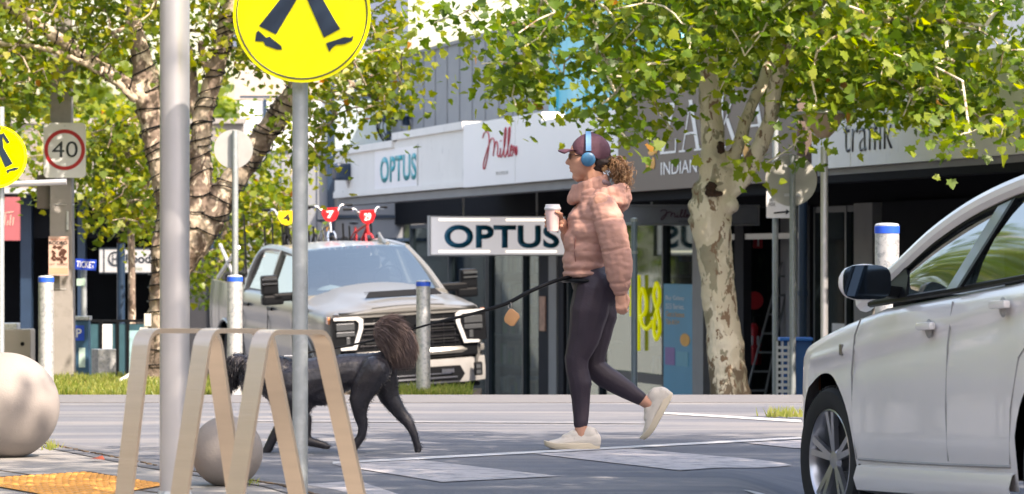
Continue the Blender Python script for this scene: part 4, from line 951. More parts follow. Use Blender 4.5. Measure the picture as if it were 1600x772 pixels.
# 40 sign on concrete pole
t = thing('power_pole', 'square grey concrete power pole behind the left bollard', 'pole', (P(97, 0, 41).x, 41, vz)); L0 = Vector(t.location)
q = MB(); q.tube([(0.01, 0, -.2), (0, 0, 2), (-.012, 0, 4.5), (-.02, 0, 7)], [.185, .165, .145, .125], 4); M4 = Matrix.Rotation(R(45), 4, 'Z'); bmesh.ops.transform(q.bm, matrix=M4, verts=q.bm.verts)
obj('shaft', q, pm('weathered_concrete', (.27, .255, .245), .9, var=.15, scale=3, bump=.1, bscale=90, col2=(.19, .18, .17), c2scale=5, c2lo=.5, c2hi=.7), t, bevel=.012)
q = MB()
for py in (320, 452): z = P(0, py, 41).z-vz; q.tube([(.133*math.cos(a*.785+.39), .133*math.sin(a*.785+.39), z) for a in range(8)], .006, 5, closed=True)
q.box((.075, -.135, P(0, 345, 41).z-vz), (.02, .02, .20)); obj('strap', q, M['galv'], t)
q = MB(); z = P(0, 300, 41).z-vz; q.box((-.20, .05, z), (.14, .12, .36)); obj('junction_box', q, pm('brown_box', (.13, .11, .10), .7), t, bevel=.01)
s = thing('speed_sign', 'white 40 speed limit sign with red ring on the concrete pole', 'sign', P(101, 235, 40.8)); r_ = 33/F*40.8; rh_ = 43/F*40.8
fr = frame(Vector((0, 0, 0)), (1, 0, 0)); rr = .045; pts = []
for cx, cy, a0 in ((r_-rr, rh_-rr, 0), (-r_+rr, rh_-rr, 90), (-r_+rr, -rh_+rr, 180), (r_-rr, -rh_+rr, 270)): pts += [(cx+rr*math.cos(R(a0+a)), cy+rr*math.sin(R(a0+a))) for a in (0, 22, 45, 67, 90)]
q = MB(); q.prism(pts, fr, -.01, 0); obj('plate', q, M['sign_white'], s)
q = MB(); ro, ri = r_*.965, r_*.79; N = 64; va = [q.bm.verts.new((ro*math.cos(i/N*6.2832), -.003, ro*math.sin(i/N*6.2832)+.005)) for i in range(N)]; vb = [q.bm.verts.new((ri*math.cos(i/N*6.2832), -.003, ri*math.sin(i/N*6.2832)+.005)) for i in range(N)]
for i in range(N): q.bm.faces.new((va[i], va[(i+1) % N], vb[(i+1) % N], vb[i]))
obj('red_ring', q, M['sign_red'], s)
text('40', M['blacktxt'], fr, -r_*.60, -.075, r_*1.22, .17, .004, parent=s, th=0, name='numerals')
q = MB(); q.cyl((0, -.004, rh_*.88), (0, 0, rh_*.88), .008); q.cyl((0, -.004, -rh_*.88), (0, 0, -rh_*.88), .008); obj('bolt', q, M['galv'], s)
s = thing('event_poster', 'faded rodeo poster pasted on the concrete pole', 'poster', P(91.5, 400, 40.76)); w2, h2 = 15.5/F*40.76, 30.5/F*40.76
q = MB(); q.prism([(-w2, -h2), (w2, -h2), (w2, h2), (-w2, h2)], fr, -.004, 0); obj('paper', q, pm('poster_paper', (.52, .36, .30), .8, var=.06, scale=12), s)
text('RODEO', M['blacktxt'], fr, -w2*.96, h2*.58, w2*1.85, h2*.17, .003, parent=s, bold=.03, th=0)
text('BULL RIDE', pm('rust_lettering', (.40, .10, .04), .6), fr, -w2*.75, h2*.80, w2*1.5, h2*.09, .003, parent=s, th=0)
text('SAT   RODEO', M['blacktxt'], fr, -w2*.9, -h2*.48, w2*1.8, h2*.10, .003, parent=s, th=0)
q = MB(); rn = random.Random(4)
for i in range(26):
    cx, cy = rn.uniform(-.75, .75)*w2, rn.uniform(-.30, .48)*h2; q.prism([(cx+rn.uniform(.01, .03)*math.cos(a*1.047), cy+rn.uniform(.008, .025)*math.sin(a*1.047)) for a in range(6)], fr, .001, .002+.0002*i)
obj('bull_picture', q, pm('print_brown', (.07, .025, .015), .8, var=.5, scale=60), s)
q = MB(); q.prism([(-w2*.95, -h2*.92), (w2*.95, -h2*.92), (w2*.95, -h2*.62), (-w2*.95, -h2*.62)], fr, .0005, .0015); obj('lower_panel', q, pm('print_salmon', (.55, .30, .20), .8), s)
# cabinet, ticket sign, parking meter, box, barrier, black post
t = thing('service_cabinet', 'grey beige metal service cabinet behind the large sphere', 'cabinet', (P(14, 0, 42).x, 42, -.33))
a = 72/F*42; h = P(0, 514, 42).z+.33; q = MB(); q.box((0, 0, h/2), (a*1.05, .4, h)); obj('housing', q, pm('cabinet_paint', (.36, .33, .29), .6, var=.05), t, bevel=.015)
q = MB(); q.box((-.03, 0, h+.03), (a*.55, .3, .07)); obj('lid', q, M['galv'], t, bevel=.01)
q = MB(); q.cyl((.175, -.215, h-.16), (.175, -.2, h-.16), .022); q.lathe([(0, 0), (.05, 0), (.045, .02), (0, .02)], (.175, -.2, h-.35), 14, axis=(0, -1, 0)); obj('lock', q, M['black'], t)
t = thing('ticket_sign', 'small blue TICKET sign on a galvanised post beside the concrete pole', 'sign', (P(131, 0, 45).x, 45, -.5)); L0 = Vector(t.location)
q = MB(); q.tube([(0, 0, 0), (0, 0, P(0, 418, 45).z+.5)], .035, 14); q.lathe([(.035, 0), (.02, .02), (0, .025)], (0, 0, P(0, 418, 45).z+.5), 14); obj('post', q, M['pole'], t, True)
fr3 = frame(P(117, 421, 44.9)-L0, (.985, 0, -.06), (.06, 0, 1)); w3 = 33/F*44.9; h3 = 17/F*44.9
q = MB(); q.prism([(0, 0), (w3, 0), (w3, h3), (0, h3)], fr3, -.008, 0); obj('plate', q, pm('sign_blue', (.01, .05, .42), .4), t)
text('TICKET', M['white_txt'], fr3, w3*.06, h3*.2, w3*.86, h3*.6, .003, parent=t, th=0, bold=.01)
q = MB(); q.box((-.03, -.04, P(0, 441, 45).z+.5), (.10, .01, .085)); obj('small_plate', q, pm('pale_green_plate', (.35, .5, .42), .5), t)
t = thing('parking_meter', 'dark blue parking ticket machine with white P beside the concrete pole', 'parking meter', (P(127, 0, 43).x, 43, -.35)); L0 = Vector(t.location)
h = P(0, 500, 43).z+.35; q = MB(); q.box((0, 0, h/2), (.19, .2, h)); obj('housing', q, pm('meter_blue', (.03, .09, .16), .45), t, bevel=.012)
q = MB(); q.box((0, 0, h+.02), (.22, .23, .045)); obj('cap', q, M['galv'], t, bevel=.01)
fr3 = frame(Vector((-.085, -.105, h-.23)), (1, 0, 0)); q = MB(); q.prism([(0, 0), (.13, 0), (.13, .17), (0, .17)], fr3, 0, .004); obj('blue_plate', q, pm('p_blue', (.01, .07, .5), .4), t)
text('P', M['white_txt'], fr3, .04, .035, .06, .10, .006, parent=t, th=0, bold=.02); q = MB(); q.box((.02, -.103, h-.42), (.07, .006, .22)); obj('notice', q, pm('notice', (.45, .6, .55), .5), t)
t = thing('utility_box', 'low stainless utility box standing on the verge grass edge', 'box', (P(162, 0, 41.8).x, 41.8, vz-.05))
q = MB(); q.box((0, 0, .16), (.21, .2, .36), rz=.5); obj('housing', q, M['galv'], t, bevel=.008)
q = MB(); q.box((-.05, -.115, .2), (.008, .008, .16), rz=.5); obj('hinge', q, M['white_txt'], t)
bt = thing('wind_barrier', 'dark teal cafe wind barrier with a pale printed panel', 'barrier', (P(185, 0, 46).x, 46, -.75))
q = MB()
for px in (132, 158, 184, 200, 238): q.box(((px-185)/F*46, 0, .55), (.035, .035, .95))
q.box(((185-185)/F*46, 0, 1.01), (.82, .03, .03)); obj('frame', q, M['black'], bt)
q = MB(); q.box((.03, .01, .55), (.76, .01, .85)); obj('screen', q, pm('teal_screen', (.03, .085, .11), .4, var=.3, scale=5), bt)
q = MB(); q.box(((212-185)/F*46, -.005, .62), (.19, .012, .55)); obj('print', q, pm('pale_print', (.25, .42, .45), .5, var=.3, scale=12), bt)
q = MB(); q.box(((167-185)/F*46, -.008, .82), (.13, .012, .30)); obj('white_notice', q, M['sign_white'], bt)
q = MB(); p = P(189, 0, 49); q.tube([(p.x, 49, -.9), (p.x, 49, P(0, 380, 49).z)], .052, 14); tag(obj('awning_post', q, M['navy'], smooth=True), 'slim dark navy awning post in front of the food sign', 'post')
cd = MB(); cd.tube(smooth_pts([P(182, 598, 39.2), P(205, 584, 39.3), P(222, 560, 39.4), P(227, 530, 39.5), P(230, 505, 39.5)], 6), .022, 8); cd.box(P(231, 500, 39.5), (.07, .05, .13)); cd.box(P(224, 524, 39.5), (.07, .05, .16))
tag(obj('cable_conduit', cd, pm('white_conduit', (.5, .5, .48), .5, var=.15), smooth=True), 'pale cable conduit climbing the wired tree trunk from the grass', 'conduit')
# right-hand posts and signs
t = thing('sign_post', 'pale round sign seen from behind on a thin steel post', 'sign', (P(1238, 0, 37).x, 37, -.4)); L0 = Vector(t.location)
c = P(1236, 282, 37)-L0; q = MB(); q.lathe([(0, 0), (.249, 0), (.249, .01), (0, .01)], c, 48, axis=(0, -1, 0)); obj('disc', q, pm('sign_back', (.48, .48, .45), .45, .1, var=.06), t, True)
q = MB(); q.tube([(0, -.045, -.1), (0, -.045, c.z+.25)], .030, 14); obj('post', q, M['pole'], t, True)
q = MB(); q.box((0, -.02, c.z+.14), (.16, .02, .03)); q.box((0, -.02, c.z-.14), (.16, .02, .03)); obj('clamp', q, M['galv'], t)
t = thing('parking_sign', 'small white parking notice on a thin post right of the mottled trunk', 'sign', (P(1211.5, 0, 41).x, 41, -.6)); L0 = Vector(t.location)
q = MB(); q.tube([(0, 0, 0), (0, 0, P(0, 178, 41).z+.6)], .032, 12); obj('post', q, M['pole'], t, True)
fr3 = frame(P(1197.5, 341, 40.93)-L0, (1, 0, 0)); w3 = 38/F*41; h3 = 42/F*41; q = MB(); q.prism([(0, 0), (w3, 0), (w3, h3), (0, h3)], fr3, -.008, 0); obj('plate', q, M['sign_white'], t)
text('NOT PAST\nHERE', M['blacktxt'], fr3, w3*.12, h3*.45, w3*.5, h3*.3, .003, parent=t, th=0); q = MB(); q.prism([(w3*.3, h3*.16), (w3*.8, h3*.2), (w3*.8, h3*.12), (w3*.96, h3*.24), (w3*.82, h3*.34), (w3*.8, h3*.27), (w3*.3, h3*.22)], fr3, .001, .003); obj('arrow', q, M['blacktxt'], t)
t = thing('street_lamp', 'street lamp with a wide flat cap and amber bowl on a pale post', 'street lamp', (P(1288, 0, 35).x, 35, -.3)); L0 = Vector(t.location)
zt = P(0, 178, 35).z+.3; q = MB(); q.tube([(0, 0, 0), (0, 0, zt-.30)], .034, 16); obj('post', q, M['white_pole'], t, True)
q = MB(); q.lathe([(0, zt-.22), (.05, zt-.22), (.13, zt-.14), (.19, zt-.03), (.20, zt-.005), (0, zt)], (-.01, 0, 0), 32); obj('bowl', q, pm('amber_bowl', (.36, .26, .17), .35, var=.15, scale=6), t, True)
q = MB(); q.lathe([(0, zt+.045), (.12, zt+.03), (.30, zt+.012), (.305, zt), (0, zt-.002)], (-.02, 0, 0), 40); obj('cap', q, M['galv'], t, True)
t = thing('handrail_post', 'slim blue grey capped post beside the walking woman', 'post', (P(991, 0, 37).x, 37, -.45)); q = MB(); zt = P(0, 345, 37).z+.45; q.tube([(0, 0, 0), (0, 0, zt)], .030, 14); obj('tube', q, pm('blue_grey_paint', (.16, .21, .26), .45, .3), t, True)
q = MB(); q.lathe([(.034, zt-.01), (.034, zt+.02), (0, zt+.03)], (0, 0, 0), 14); q.tube([(0, 0, zt-.32), (0, 0, zt-.29)], .036, 14); q.tube([(0, 0, zt-.03), (-.10, 0, zt-.03)], .012, 8); obj('cap', q, M['pole'], t, True)
t = thing('sign_post', 'grey round sign back on a thin post left of the pickup roof', 'sign', (P(368, 0, 37.5).x, 37.5, -.4)); L0 = Vector(t.location)
c = P(365, 233, 37.5)-L0; q = MB(); q.lathe([(0, 0), (.19, 0), (.19, .01), (0, .01)], c, 40, axis=(0, -1, 0)); obj('disc', q, pm('sign_back_pale', (.34, .35, .35), .5, .1), t, True)
q = MB(); q.tube([(0, -.05, 0), (0, -.05, c.z+.18)], .031, 12); obj('post', q, M['pole'], t, True)
# bin
t = thing('rubbish_bin', 'blue lidded street bin with a white perforated side, left of the white car', 'bin', (P(1240, 0, 39).x, 39, -.5)); h = P(0, 530, 39).z+.5
q = MB(); q.box((.03, .05, h/2), (.30, .26, h)); obj('body', q, pm('bin_blue', (.015, .10, .32), .5), t, bevel=.02)
q = MB(); q.box((.02, .03, h), (.34, .32, .035)); obj('lid', q, pm('lid_blue', (.02, .18, .62), .4), t, bevel=.012)
q = MB()
for i in range(9): q.box((-.09, -.10, .08+i*(h-.12)/9+.02), (.17, .012, .030))
for x in (-.175, -.12, -.06, -.005): q.box((x, -.10, h/2), (.018, .014, h-.04))
obj('perforated_panel', q, M['sign_white'], t)
# hedge added along the left kerb, outside the frame: what paint and glass on the right reflect
hd = thing('hedge', 'leafy mixed hedge added outside the view for reflections', 'hedge', (0, 0, 0)); cl = []; rng = np.random.default_rng(4)
while len(cl) < 420:
    y = rng.uniform(20, 37); x = rng.uniform(-8.0, -6.0)-max(0, (y-33))*.1; z = rng.uniform(.1, 2.3+1.0*noise.noise(Vector((x*.5, y*.5, 0))))
    cl.append((x, y, z))
crown(hd, cl, [(Vector((-7, y, .1)), .03) for y in np.linspace(20, 37, 18)], 12, (.10, .22), 6, M['leaf'], M['bark_rough'], cr=.3)
# shelves and boxes added behind the glass in place of street reflections
for a, b, lab in ((690, 760, 'dark shelf unit added behind the phone shop left window in place of reflections'), (770, 838, 'product shelf added between the pickup and the dark pier in place of reflections'), (905, 985, 'shelf added in the clothes shop behind the walking woman in place of reflections')):
    u0, u1 = Ss(a), Ss(b); t = thing('added_shelf', lab, 'shelf', FA(u0, -2, -5)); L0 = Matrix.Translation(-Vector(t.location)); q = MB()
    for v in (-1.7, -1.1, -.5, .1, .7): q.prism([(u0, v), (u1, v), (u1, v+.05), (u0, v+.05)], FA, -4.6, -4.0)
    o = obj('shelf_board', q, pm('shelf_grey', (.16, .17, .18), .6), t); o.matrix_parent_inverse = L0
    rn = random.Random(a)
    for c in ((.03, .10, .22), (.24, .20, .14), (.10, .20, .07), (.34, .34, .34), (.02, .02, .025)):
        q = MB()
        for v in (-1.65, -1.05, -.45, .15, .75):
            for k in range(6):
                u = rn.uniform(u0+.1, u1-.3); w_ = rn.uniform(.1, .35); h_ = rn.uniform(.15, .45); q.prism([(u, v), (u+w_, v), (u+w_, v+h_), (u, v+h_)], FA, -4.5+rn.uniform(0, .1), -4.1-rn.uniform(0, .1)-.01*k)
        o = obj('goods', q, pm('goods', tuple(min(.8, x*2.2) for x in c), .6, var=.2), t); o.matrix_parent_inverse = L0  # colours brightened in place of light inside the shop

bw = thing('reflection_trees', 'row of tall bushy trees added outside the view for green window reflections', 'tree', (0, 0, 0)); cl = []; rng = np.random.default_rng(14); mb = MB(); nod = []  # unseen trees added so the car windows reflect dense foliage
for y in (26, 30, 34, 38): mb.tube([(-8.6, y, -.3), (-8.5, y, 3), (-8.6, y+.2, 7)], [.16, .12, .05], 8); nod += [(Vector((-8.5, y, z)), .1) for z in (1.5, 3, 5, 7)]
obj('trunk', mb, M['bark_rough'], bw, True)
while len(cl) < 700:
    y = rng.uniform(23, 41); x = rng.uniform(-10.5, -7.2); z = rng.uniform(.6, 8.6)
    if z > 7.2+1.6*noise.noise(Vector((x*.4, y*.4, 3))): continue
    cl.append((x, y, z))
crown(bw, cl, nod, 14, (.14, .30), 16, M['leaf'], M['bark_rough'], cr=.42)

M['leaf3'] = leaf_mat('dense_leaf', (.03, .06, .010), (.08, .13, .015), (.20, .24, .03))
for i, (x, y, h, wd) in enumerate([(-6.5, 93, 5.0, 3.2), (-11.5, 96, 6.2, 3.6), (-16.5, 92, 5.4, 3.4), (-21.5, 97, 6.4, 3.6), (-27, 94, 5.5, 3.4)]):
    t = thing('street_tree', ('dense green tree beyond the annex roof, nearest the grey wall', 'tall dense tree beyond the cafe roof behind the wired trunk', 'round dense tree beyond the cafe roof behind the concrete pole', 'tall green tree far off past the left edge', 'low green tree far off past the left edge')[i], 'tree', (0, 0, 0), group='dense trees beyond the roofs')
    z0 = gz(0, y); q = MB(); q.tube([(x, y, z0), (x+.1, y, z0+2.5), (x, y, h*.7)], [.22, .17, .06], 8); obj('trunk', q, M['bark_rough'], t, True); cl = []; rng = np.random.default_rng(40+i)
    while len(cl) < 170:
        a = rng.uniform(-1, 1, 3)
        if (a**2).sum() > 1: continue
        cl.append((x+a[0]*wd, y+a[1]*wd*.8, (h+.2)/2+.1+a[2]*(h/2+.3)))
    crown(t, cl, [(Vector((x, y, z)), .1) for z in (0, 1.5, 3)], 15, (.20, .42), 50+i, M['leaf3'], M['bark_rough'], cr=.5)
# ---------------------------------------------------------------- vehicles
def loft(stations, section, mirror=True, cap0=False, cap1=False):
    q = MB(); prev = None
    for y in stations:
        h = section(y); pts = [(x, z) for x, z in h]
        if mirror: pts = pts+[(-x, z) for x, z in reversed(pts) if abs(x) > 1e-6]
        ring = [q.bm.verts.new((x, y, z)) for x, z in pts]
        if prev:
            for k in range(len(ring)-1): q.bm.faces.new((prev[k], prev[k+1], ring[k+1], ring[k]))
        elif cap0: q.bm.faces.new(ring)
        prev = ring
    if cap1: q.bm.faces.new(prev)
    return q
def frange(a, b, n): return [a+(b-a)*i/n for i in range(n+1)]
def strip(pa, pb, m, name, parent, bulge=(0, 0, 0), n=8, th=0.0):
    """curved surface between two point rows"""
    q = MB(); R0 = []
    a = smooth_pts(pa, n) if len(pa) > 2 else [Vector(pa[0]).lerp(Vector(pa[1]), i/n) for i in range(n+1)]
    b = smooth_pts(pb, n) if len(pb) > 2 else [Vector(pb[0]).lerp(Vector(pb[1]), i/n) for i in range(n+1)]
    K = 5
    for i in range(len(a)):
        R0.append([q.bm.verts.new(Vector(a[i]).lerp(Vector(b[i]), j/K)+Vector(bulge)*math.sin(math.pi*j/K)) for j in range(K+1)])
    for r0, r1 in zip(R0, R0[1:]):
        for j in range(K): q.bm.faces.new((r0[j], r0[j+1], r1[j+1], r1[j]))
    return obj(name, q, m, parent, True)
def wheel(parent, loc, r, wdt, side, spokes, mrim, yaw=0.0, dark=False):
    """side=+1: outer face towards local +x"""
    q = MB(); h = wdt/2; ri = r*.70
    q.lathe([(ri, -h), (r*.9, -h), (r*.985, -h*.8), (r, -h*.5), (r, h*.5), (r*.985, h*.8), (r*.94, h), (r*.80, h*1.03), (ri, h*.92)], (0, 0, 0), 56, axis=(side, 0, 0))
    for i in range(64):
        a = i/64*6.283
        q.box((0, (r+.001)*math.cos(a), (r+.001)*math.sin(a)), (wdt*.8, .010, .010), rot=Matrix.Rotation(a, 3, 'X'))
    o = obj('wheel', q, M['rubber'], parent, True, ang=30); o.location = loc; o.rotation_euler = (0, 0, yaw)
    q = MB(); q.lathe([(ri*1.01, h*.88), (ri*.97, h*.93), (ri*.93, h*.80), (ri*.90, h*.2), (ri*.9, -h*.8)], (0, 0, 0), 48, axis=(side, 0, 0))
    q.lathe([(0, h*.75), (r*.12, h*.72), (r*.16, h*.55), (r*.16, 0)], (0, 0, 0), 24, axis=(side, 0, 0))
    for i in range(spokes):
        for da in (-.13, .13):
            a = i/spokes*6.283+.3; a0 = a+da*.6; a1 = a+da*1.1
            p0 = Vector((side*h*.62, r*.12*math.cos(a0), r*.12*math.sin(a0))); p1 = Vector((side*h*.78, ri*.95*math.cos(a1), ri*.95*math.sin(a1)))
            q.bar(p0, p1, r*.085, .022, up=(side, 0, 0))
    obj('rim', q, mrim, o, True, ang=30)
    q = MB(); q.lathe([(0, -h*.1), (ri*.88, -h*.1), (ri*.88, -h*.3)], (0, 0, 0), 32, axis=(side, 0, 0)); obj('brake_disc', q, M['darkmetal'], o, True)
    return o
M['rubber'] = pm('tyre_rubber', (.018, .018, .019), .8, var=.15, scale=30)
M['darkmetal'] = pm('dark_metal', (.03, .03, .032), .5, .5)
M['alloy'] = pm('alloy_rim', (.50, .50, .52), .28, .85, var=.03)
M['silver'] = pm('grey_metallic_paint', (.18, .18, .175), .28, .12, var=.02, scale=1, coat=.35)
M['whitepaint'] = pm('white_car_paint', (.82, .775, .75), .35, var=.015, scale=1, coat=.6)
M['chrome'] = pm('chrome', (.65, .66, .68), .12, .95, var=.02)
M['carglass'] = glass('car_glass', (.12, .15, .15), .18, .055)
M['windshield'] = glass('windscreen_glass', (.55, .65, .66), .42, .02, (.86, .90, .84))
M['dull_chrome'] = pm('dark_chrome', (.13, .135, .14), .3, .8)
M['gap'] = pm('panel_gap', (.02, .02, .02), .8)
M['drl'] = pm('daytime_lamp', (.48, .49, .50), .3, emit=(.95, 1, 1), estr=.03)
M['lens'] = pm('lamp_lens', (.12, .13, .14), .1, .5, coat=1)
M['amber'] = pm('amber_lens', (.60, .25, .12), .25, coat=1)
# pickup ---------------------------------------------------------------
TK = thing('pickup_truck', 'silver grey heavy pickup truck parked facing the street with bikes in its tray', 'pickup truck', (-1.24, 47.8, -.91), (R(-2.2), R(3.2), R(198.5)))
hub1, hub2, AR, AZ = -1.05, -5.05, .51, .43
def tb_bottom(y):
    b = .50
    for hb in (hub1, hub2):
        if abs(y-hb) < AR: b = max(b, AZ+math.sqrt(AR*AR-(y-hb)**2))
    return b
def tW(y):
    w_ = 1.03
    if y > -.35: w_ -= .16*((y+.35)/.35)**2
    for hb in (hub1, hub2): w_ += .035*math.exp(-((y-hb)/.45)**4)
    if y < -6.0: w_ -= .04
    return w_
def tsec(y):
    b = tb_bottom(y); w_ = tW(y)
    if y > -1.5: sh = 1.27+.09*(-y/1.5); ce = 1.33+.21*(-y/1.5)**.7
    elif y > -4.25: sh = 1.42; ce = 1.43
    else: sh = 1.45; ce = 1.0
    flare = 0
    pts = []
    for i in range(9):
        t = i/8; z = b+(sh-.06-b)*t; x = w_*(1-.05*max(0, (z-.95)/.5)**2-.03*max(0, (.75-z)/.3)**2)
        x += -.018 if .92 < z < 1.12 and y < -1.6 and y > -4.3 else 0
        pts.append((x, z))
    x = pts[-1][0]
    if y > -4.25:
        pts += [(x-.02, sh-.02), (x-.07, sh+.012)]
        for t in (.2, .38, .42, .6, .8, 1): pts.append(((x-.07)*(1-t), sh+.012+(ce-sh-.012)*(math.sin(t*math.pi/2)**.8)+(.018 if t >= .42 and y > -1.5 else 0)))
    else:
        pts += [(x-.01, sh), (x-.07, sh)]
        for t in (0, 0, .2, .5, .8, 1): pts.append(((x-.075)*(1-t), ce if t or pts[-1][1] == sh and len(pts) > 11 else sh))
    return pts
st = frange(0, -.35, 6)+frange(-.45, -1.6, 24)[:-4]+frange(-1.42, -1.499, 2)+[-1.501]+frange(-1.6, -4.249, 16)+[-4.251, -4.4]+frange(-4.5, -5.6, 24)+[-5.8, -6.0, -6.1, -6.2]
st = sorted(set(round(s, 4) for s in st), reverse=True)
obj('body', loft(st, tsec, cap0=False, cap1=True), M['silver'], TK, True, ang=38)
q = MB(); q.box((0, -3.2, .62), (1.7, 5.6, .5)); q.box((0, -1.6, .9), (1.7, 2.6, .6))
for hb in (hub1, hub2): q.box((0, hb, .7), (1.84, 1.04, .5))
obj('chassis', q, M['black'], TK)
q = MB()
for y in (-2.95, -4.24, -1.72):
    q.tube([(s_ := 1, 0, 0)] and [(tW(y)*1.0+.0, y, .55), (tW(y)+.003, y, .95), (tW(y)*.985, y, 1.22), (tW(y)*.955, y, 1.39)], .006, 4)
    q.tube([(-tW(y), y, .55), (-tW(y)-.003, y, .95), (-tW(y)*.985, y, 1.22), (-tW(y)*.955, y, 1.39)], .006, 4)
obj('door_seam', q, M['gap'], TK)
for y in (-2.75, -3.95):
    for s in (1, -1):
        q = MB(); q.box((s*1.045, y, 1.22), (.03, .22, .045)); obj('door_handle', q, M['black'], TK, bevel=.01)
for s in (1, -1):
    for y in (hub1, hub2):
        wheel(TK, (s*.86, y, .43), .43, .28, s, 6, M['alloy'])
        q = MB(); q.tube([(s*(tW(y)+.008), y+(AR+.02)*math.cos(a), max(.5, AZ+(AR+.02)*math.sin(a))) for a in np.linspace(-.05, math.pi+.05, 25)], .022, 8); obj('arch_trim', q, M['silver'], TK, True)
# cab
def cabpt(x, y, z): return Vector((x, y, z))
for s in (1, -1):
    q = MB()
    q.tube(smooth_pts([(s*.95, -1.55, 1.38), (s*.86, -1.98, 1.68), (s*.75, -2.42, 1.93)], 6), .045, 8)
    q.tube(smooth_pts([(s*.75, -2.42, 1.93), (s*.74, -3.2, 1.965), (s*.75, -3.95, 1.93), (s*.86, -4.15, 1.70), (s*.95, -4.22, 1.40)], 6), .05, 8)
    q.bar((s*.955, -3.0, 1.40), (s*.76, -2.98, 1.94), .10, .05, up=(0, 1, 0)); obj('pillar', q, M['silver'], TK, True)
    strip([(s*.955, -1.62, 1.43), (s*.955, -2.94, 1.43)], [(s*.77, -2.40, 1.90), (s*.765, -2.94, 1.93)], M['carglass'], 'side_window', TK, n=4)
    strip([(s*.955, -3.06, 1.43), (s*.955, -4.12, 1.43)], [(s*.765, -3.06, 1.93), (s*.775, -3.92, 1.90)], M['carglass'], 'side_window', TK, n=4)
    # towing mirror
    q = MB(); e_ = 0 if s > 0 else .13; q.box((s*(1.27+e_), -1.86, 1.58-e_*.5), (.22, .13, .25)); q.box((s*(1.08+e_/2), -1.84, 1.42), (.34+e_, .10, .11)); q.box((s*(1.24+e_), -1.86, 1.39-e_*.4), (.28, .14, .13)); mo_ = obj('mirror', q, M['black'], TK, bevel=.03)
    q = MB(); q.box((s*(1.28+e_), -1.783, 1.66-e_*.5), (.19, .012, .03)); q.box((s*(1.28+e_), -1.783, 1.60-e_*.5), (.19, .012, .02)); obj('mirror_trim', q, M['chrome'], mo_)
rf = loft(frange(-2.38, -4.05, 10), lambda y: [(.78, 1.90), (.77, 1.955)]+[(.74*(1-t), 1.975+.045*math.sin(t*math.pi/2)-.03*((y+3.2)/.85)**2) for t in (0, .15, .3, .5, .75, 1)])
obj('roof', rf, M['silver'], TK, True, ang=50)
ws = loft(frange(0, 1, 8), lambda t: [((.93*(1-t)+.74*t)*u, (1.40*(1-t)+1.95*t)) for u in (1, .8, .6, .4, .2, 0)])
for v in ws.bm.verts:
    t = v.co.y; v.co.y = (-1.60+.20*(1-(abs(v.co.x)/.95)**2))*(1-t)+(-2.42+.08*(1-(abs(v.co.x)/.75)**2))*t+.04*math.sin(math.pi*t); v.co.z += .05*(1-(abs(v.co.x)/.9)**2)
obj('windscreen', ws, M['windshield'], TK, True)
q = MB(); q.box((0, -3.2, 1.42), (1.78, 2.2, .06)); q.box((0, -4.1, 1.62), (1.5, .05, .5)); q.box((0, -2.0, 1.42), (1.7, .5, .08))
for s in (.42, -.42):
    q.box((s, -2.95, 1.50), (.46, .16, .3)); q.box((s, -2.98, 1.74), (.24, .10, .16)); q.box((s, -3.8, 1.5), (.5, .14, .3))
obj('cabin', q, pm('cabin_grey', (.06, .06, .065), .8), TK, bevel=.03)
q = MB(); q.tube([(-.42+.19*math.cos(a), -2.22+.06*math.sin(a), 1.55+.17*math.sin(a)) for a in np.linspace(0, 6.283, 24)[:-1]], .014, 6, closed=True); obj('steering_wheel', q, M['black'], TK, True)
q = MB(); q.lathe([(0, .06), (.13, .03), (.18, 0)], (.42, -2.0, 1.47), 20); obj('dash_hat', q, pm('pale_hat', (.45, .47, .48), .8), TK, True)
q = MB(); q.box((0, -2.36, 1.86), (.22, .05, .07)); obj('rear_view_mirror', q, M['black'], TK, bevel=.01)
q = MB(); q.bar((0.05, -1.52, 1.50), (.55, -1.62, 1.48), .02, .015); q.bar((-.6, -1.52, 1.46), (-.08, -1.55, 1.50), .02, .015); obj('wiper', q, M['black'], TK)
q = MB(); q.bar((-.55, -2.75, 2.0), (-.55, -3.0, 2.04), .03, .07); q.tube(smooth_pts([(-.55, -2.6, 1.99), (-.55, -2.8, 2.03), (-.55, -2.98, 2.11)], 5), [.03]*5+[.02]*6, 8); obj('roof_fin', q, M['silver'], TK, True)
q = MB(); q.tube([(.93, -1.3, 1.38), (.93, -1.36, 2.45)], .004, 5); obj('aerial', q, M['black'], TK)
# front fascia: frame fitted to the nose, x to the image left is +
fT = frame((0, 0.0, 0), (-1, 0, 0))
def fb(x0, x1, z0, z1, y0, y1, m, name, par=TK, bevel=.0):
    q = MB(); q.box(((x0+x1)/2, (y0+y1)/2, (z0+z1)/2), (abs(x1-x0), abs(y1-y0), abs(z1-z0))); return obj(name, q, m, par, bevel=bevel)
q = MB(); q.box((0, -.10, .98), (1.78, .22, .62)); nose = obj('nose_panel', q, M['black'], TK, bevel=.02)
g = MB()
for z in (.86, .93, 1.0, 1.07): g.box((0, .012, z), (1.30, .03, .022))
for x in frange(-.6, .6, 8): g.box((x, .005, 1.0), (.02, .02, .36))
gr = obj('grille', g, pm('gloss_black', (.008, .008, .01), .15, coat=1), TK, bevel=.004)
q = MB(); q.box((0, .022, 1.135), (1.20, .04, .03)); q.box((0, .02, 1.035), (1.16, .022, .012)); q.box((0, .02, .90), (1.16, .022, .012)); obj('grille_bar', q, M['dull_chrome'], TK, bevel=.012)
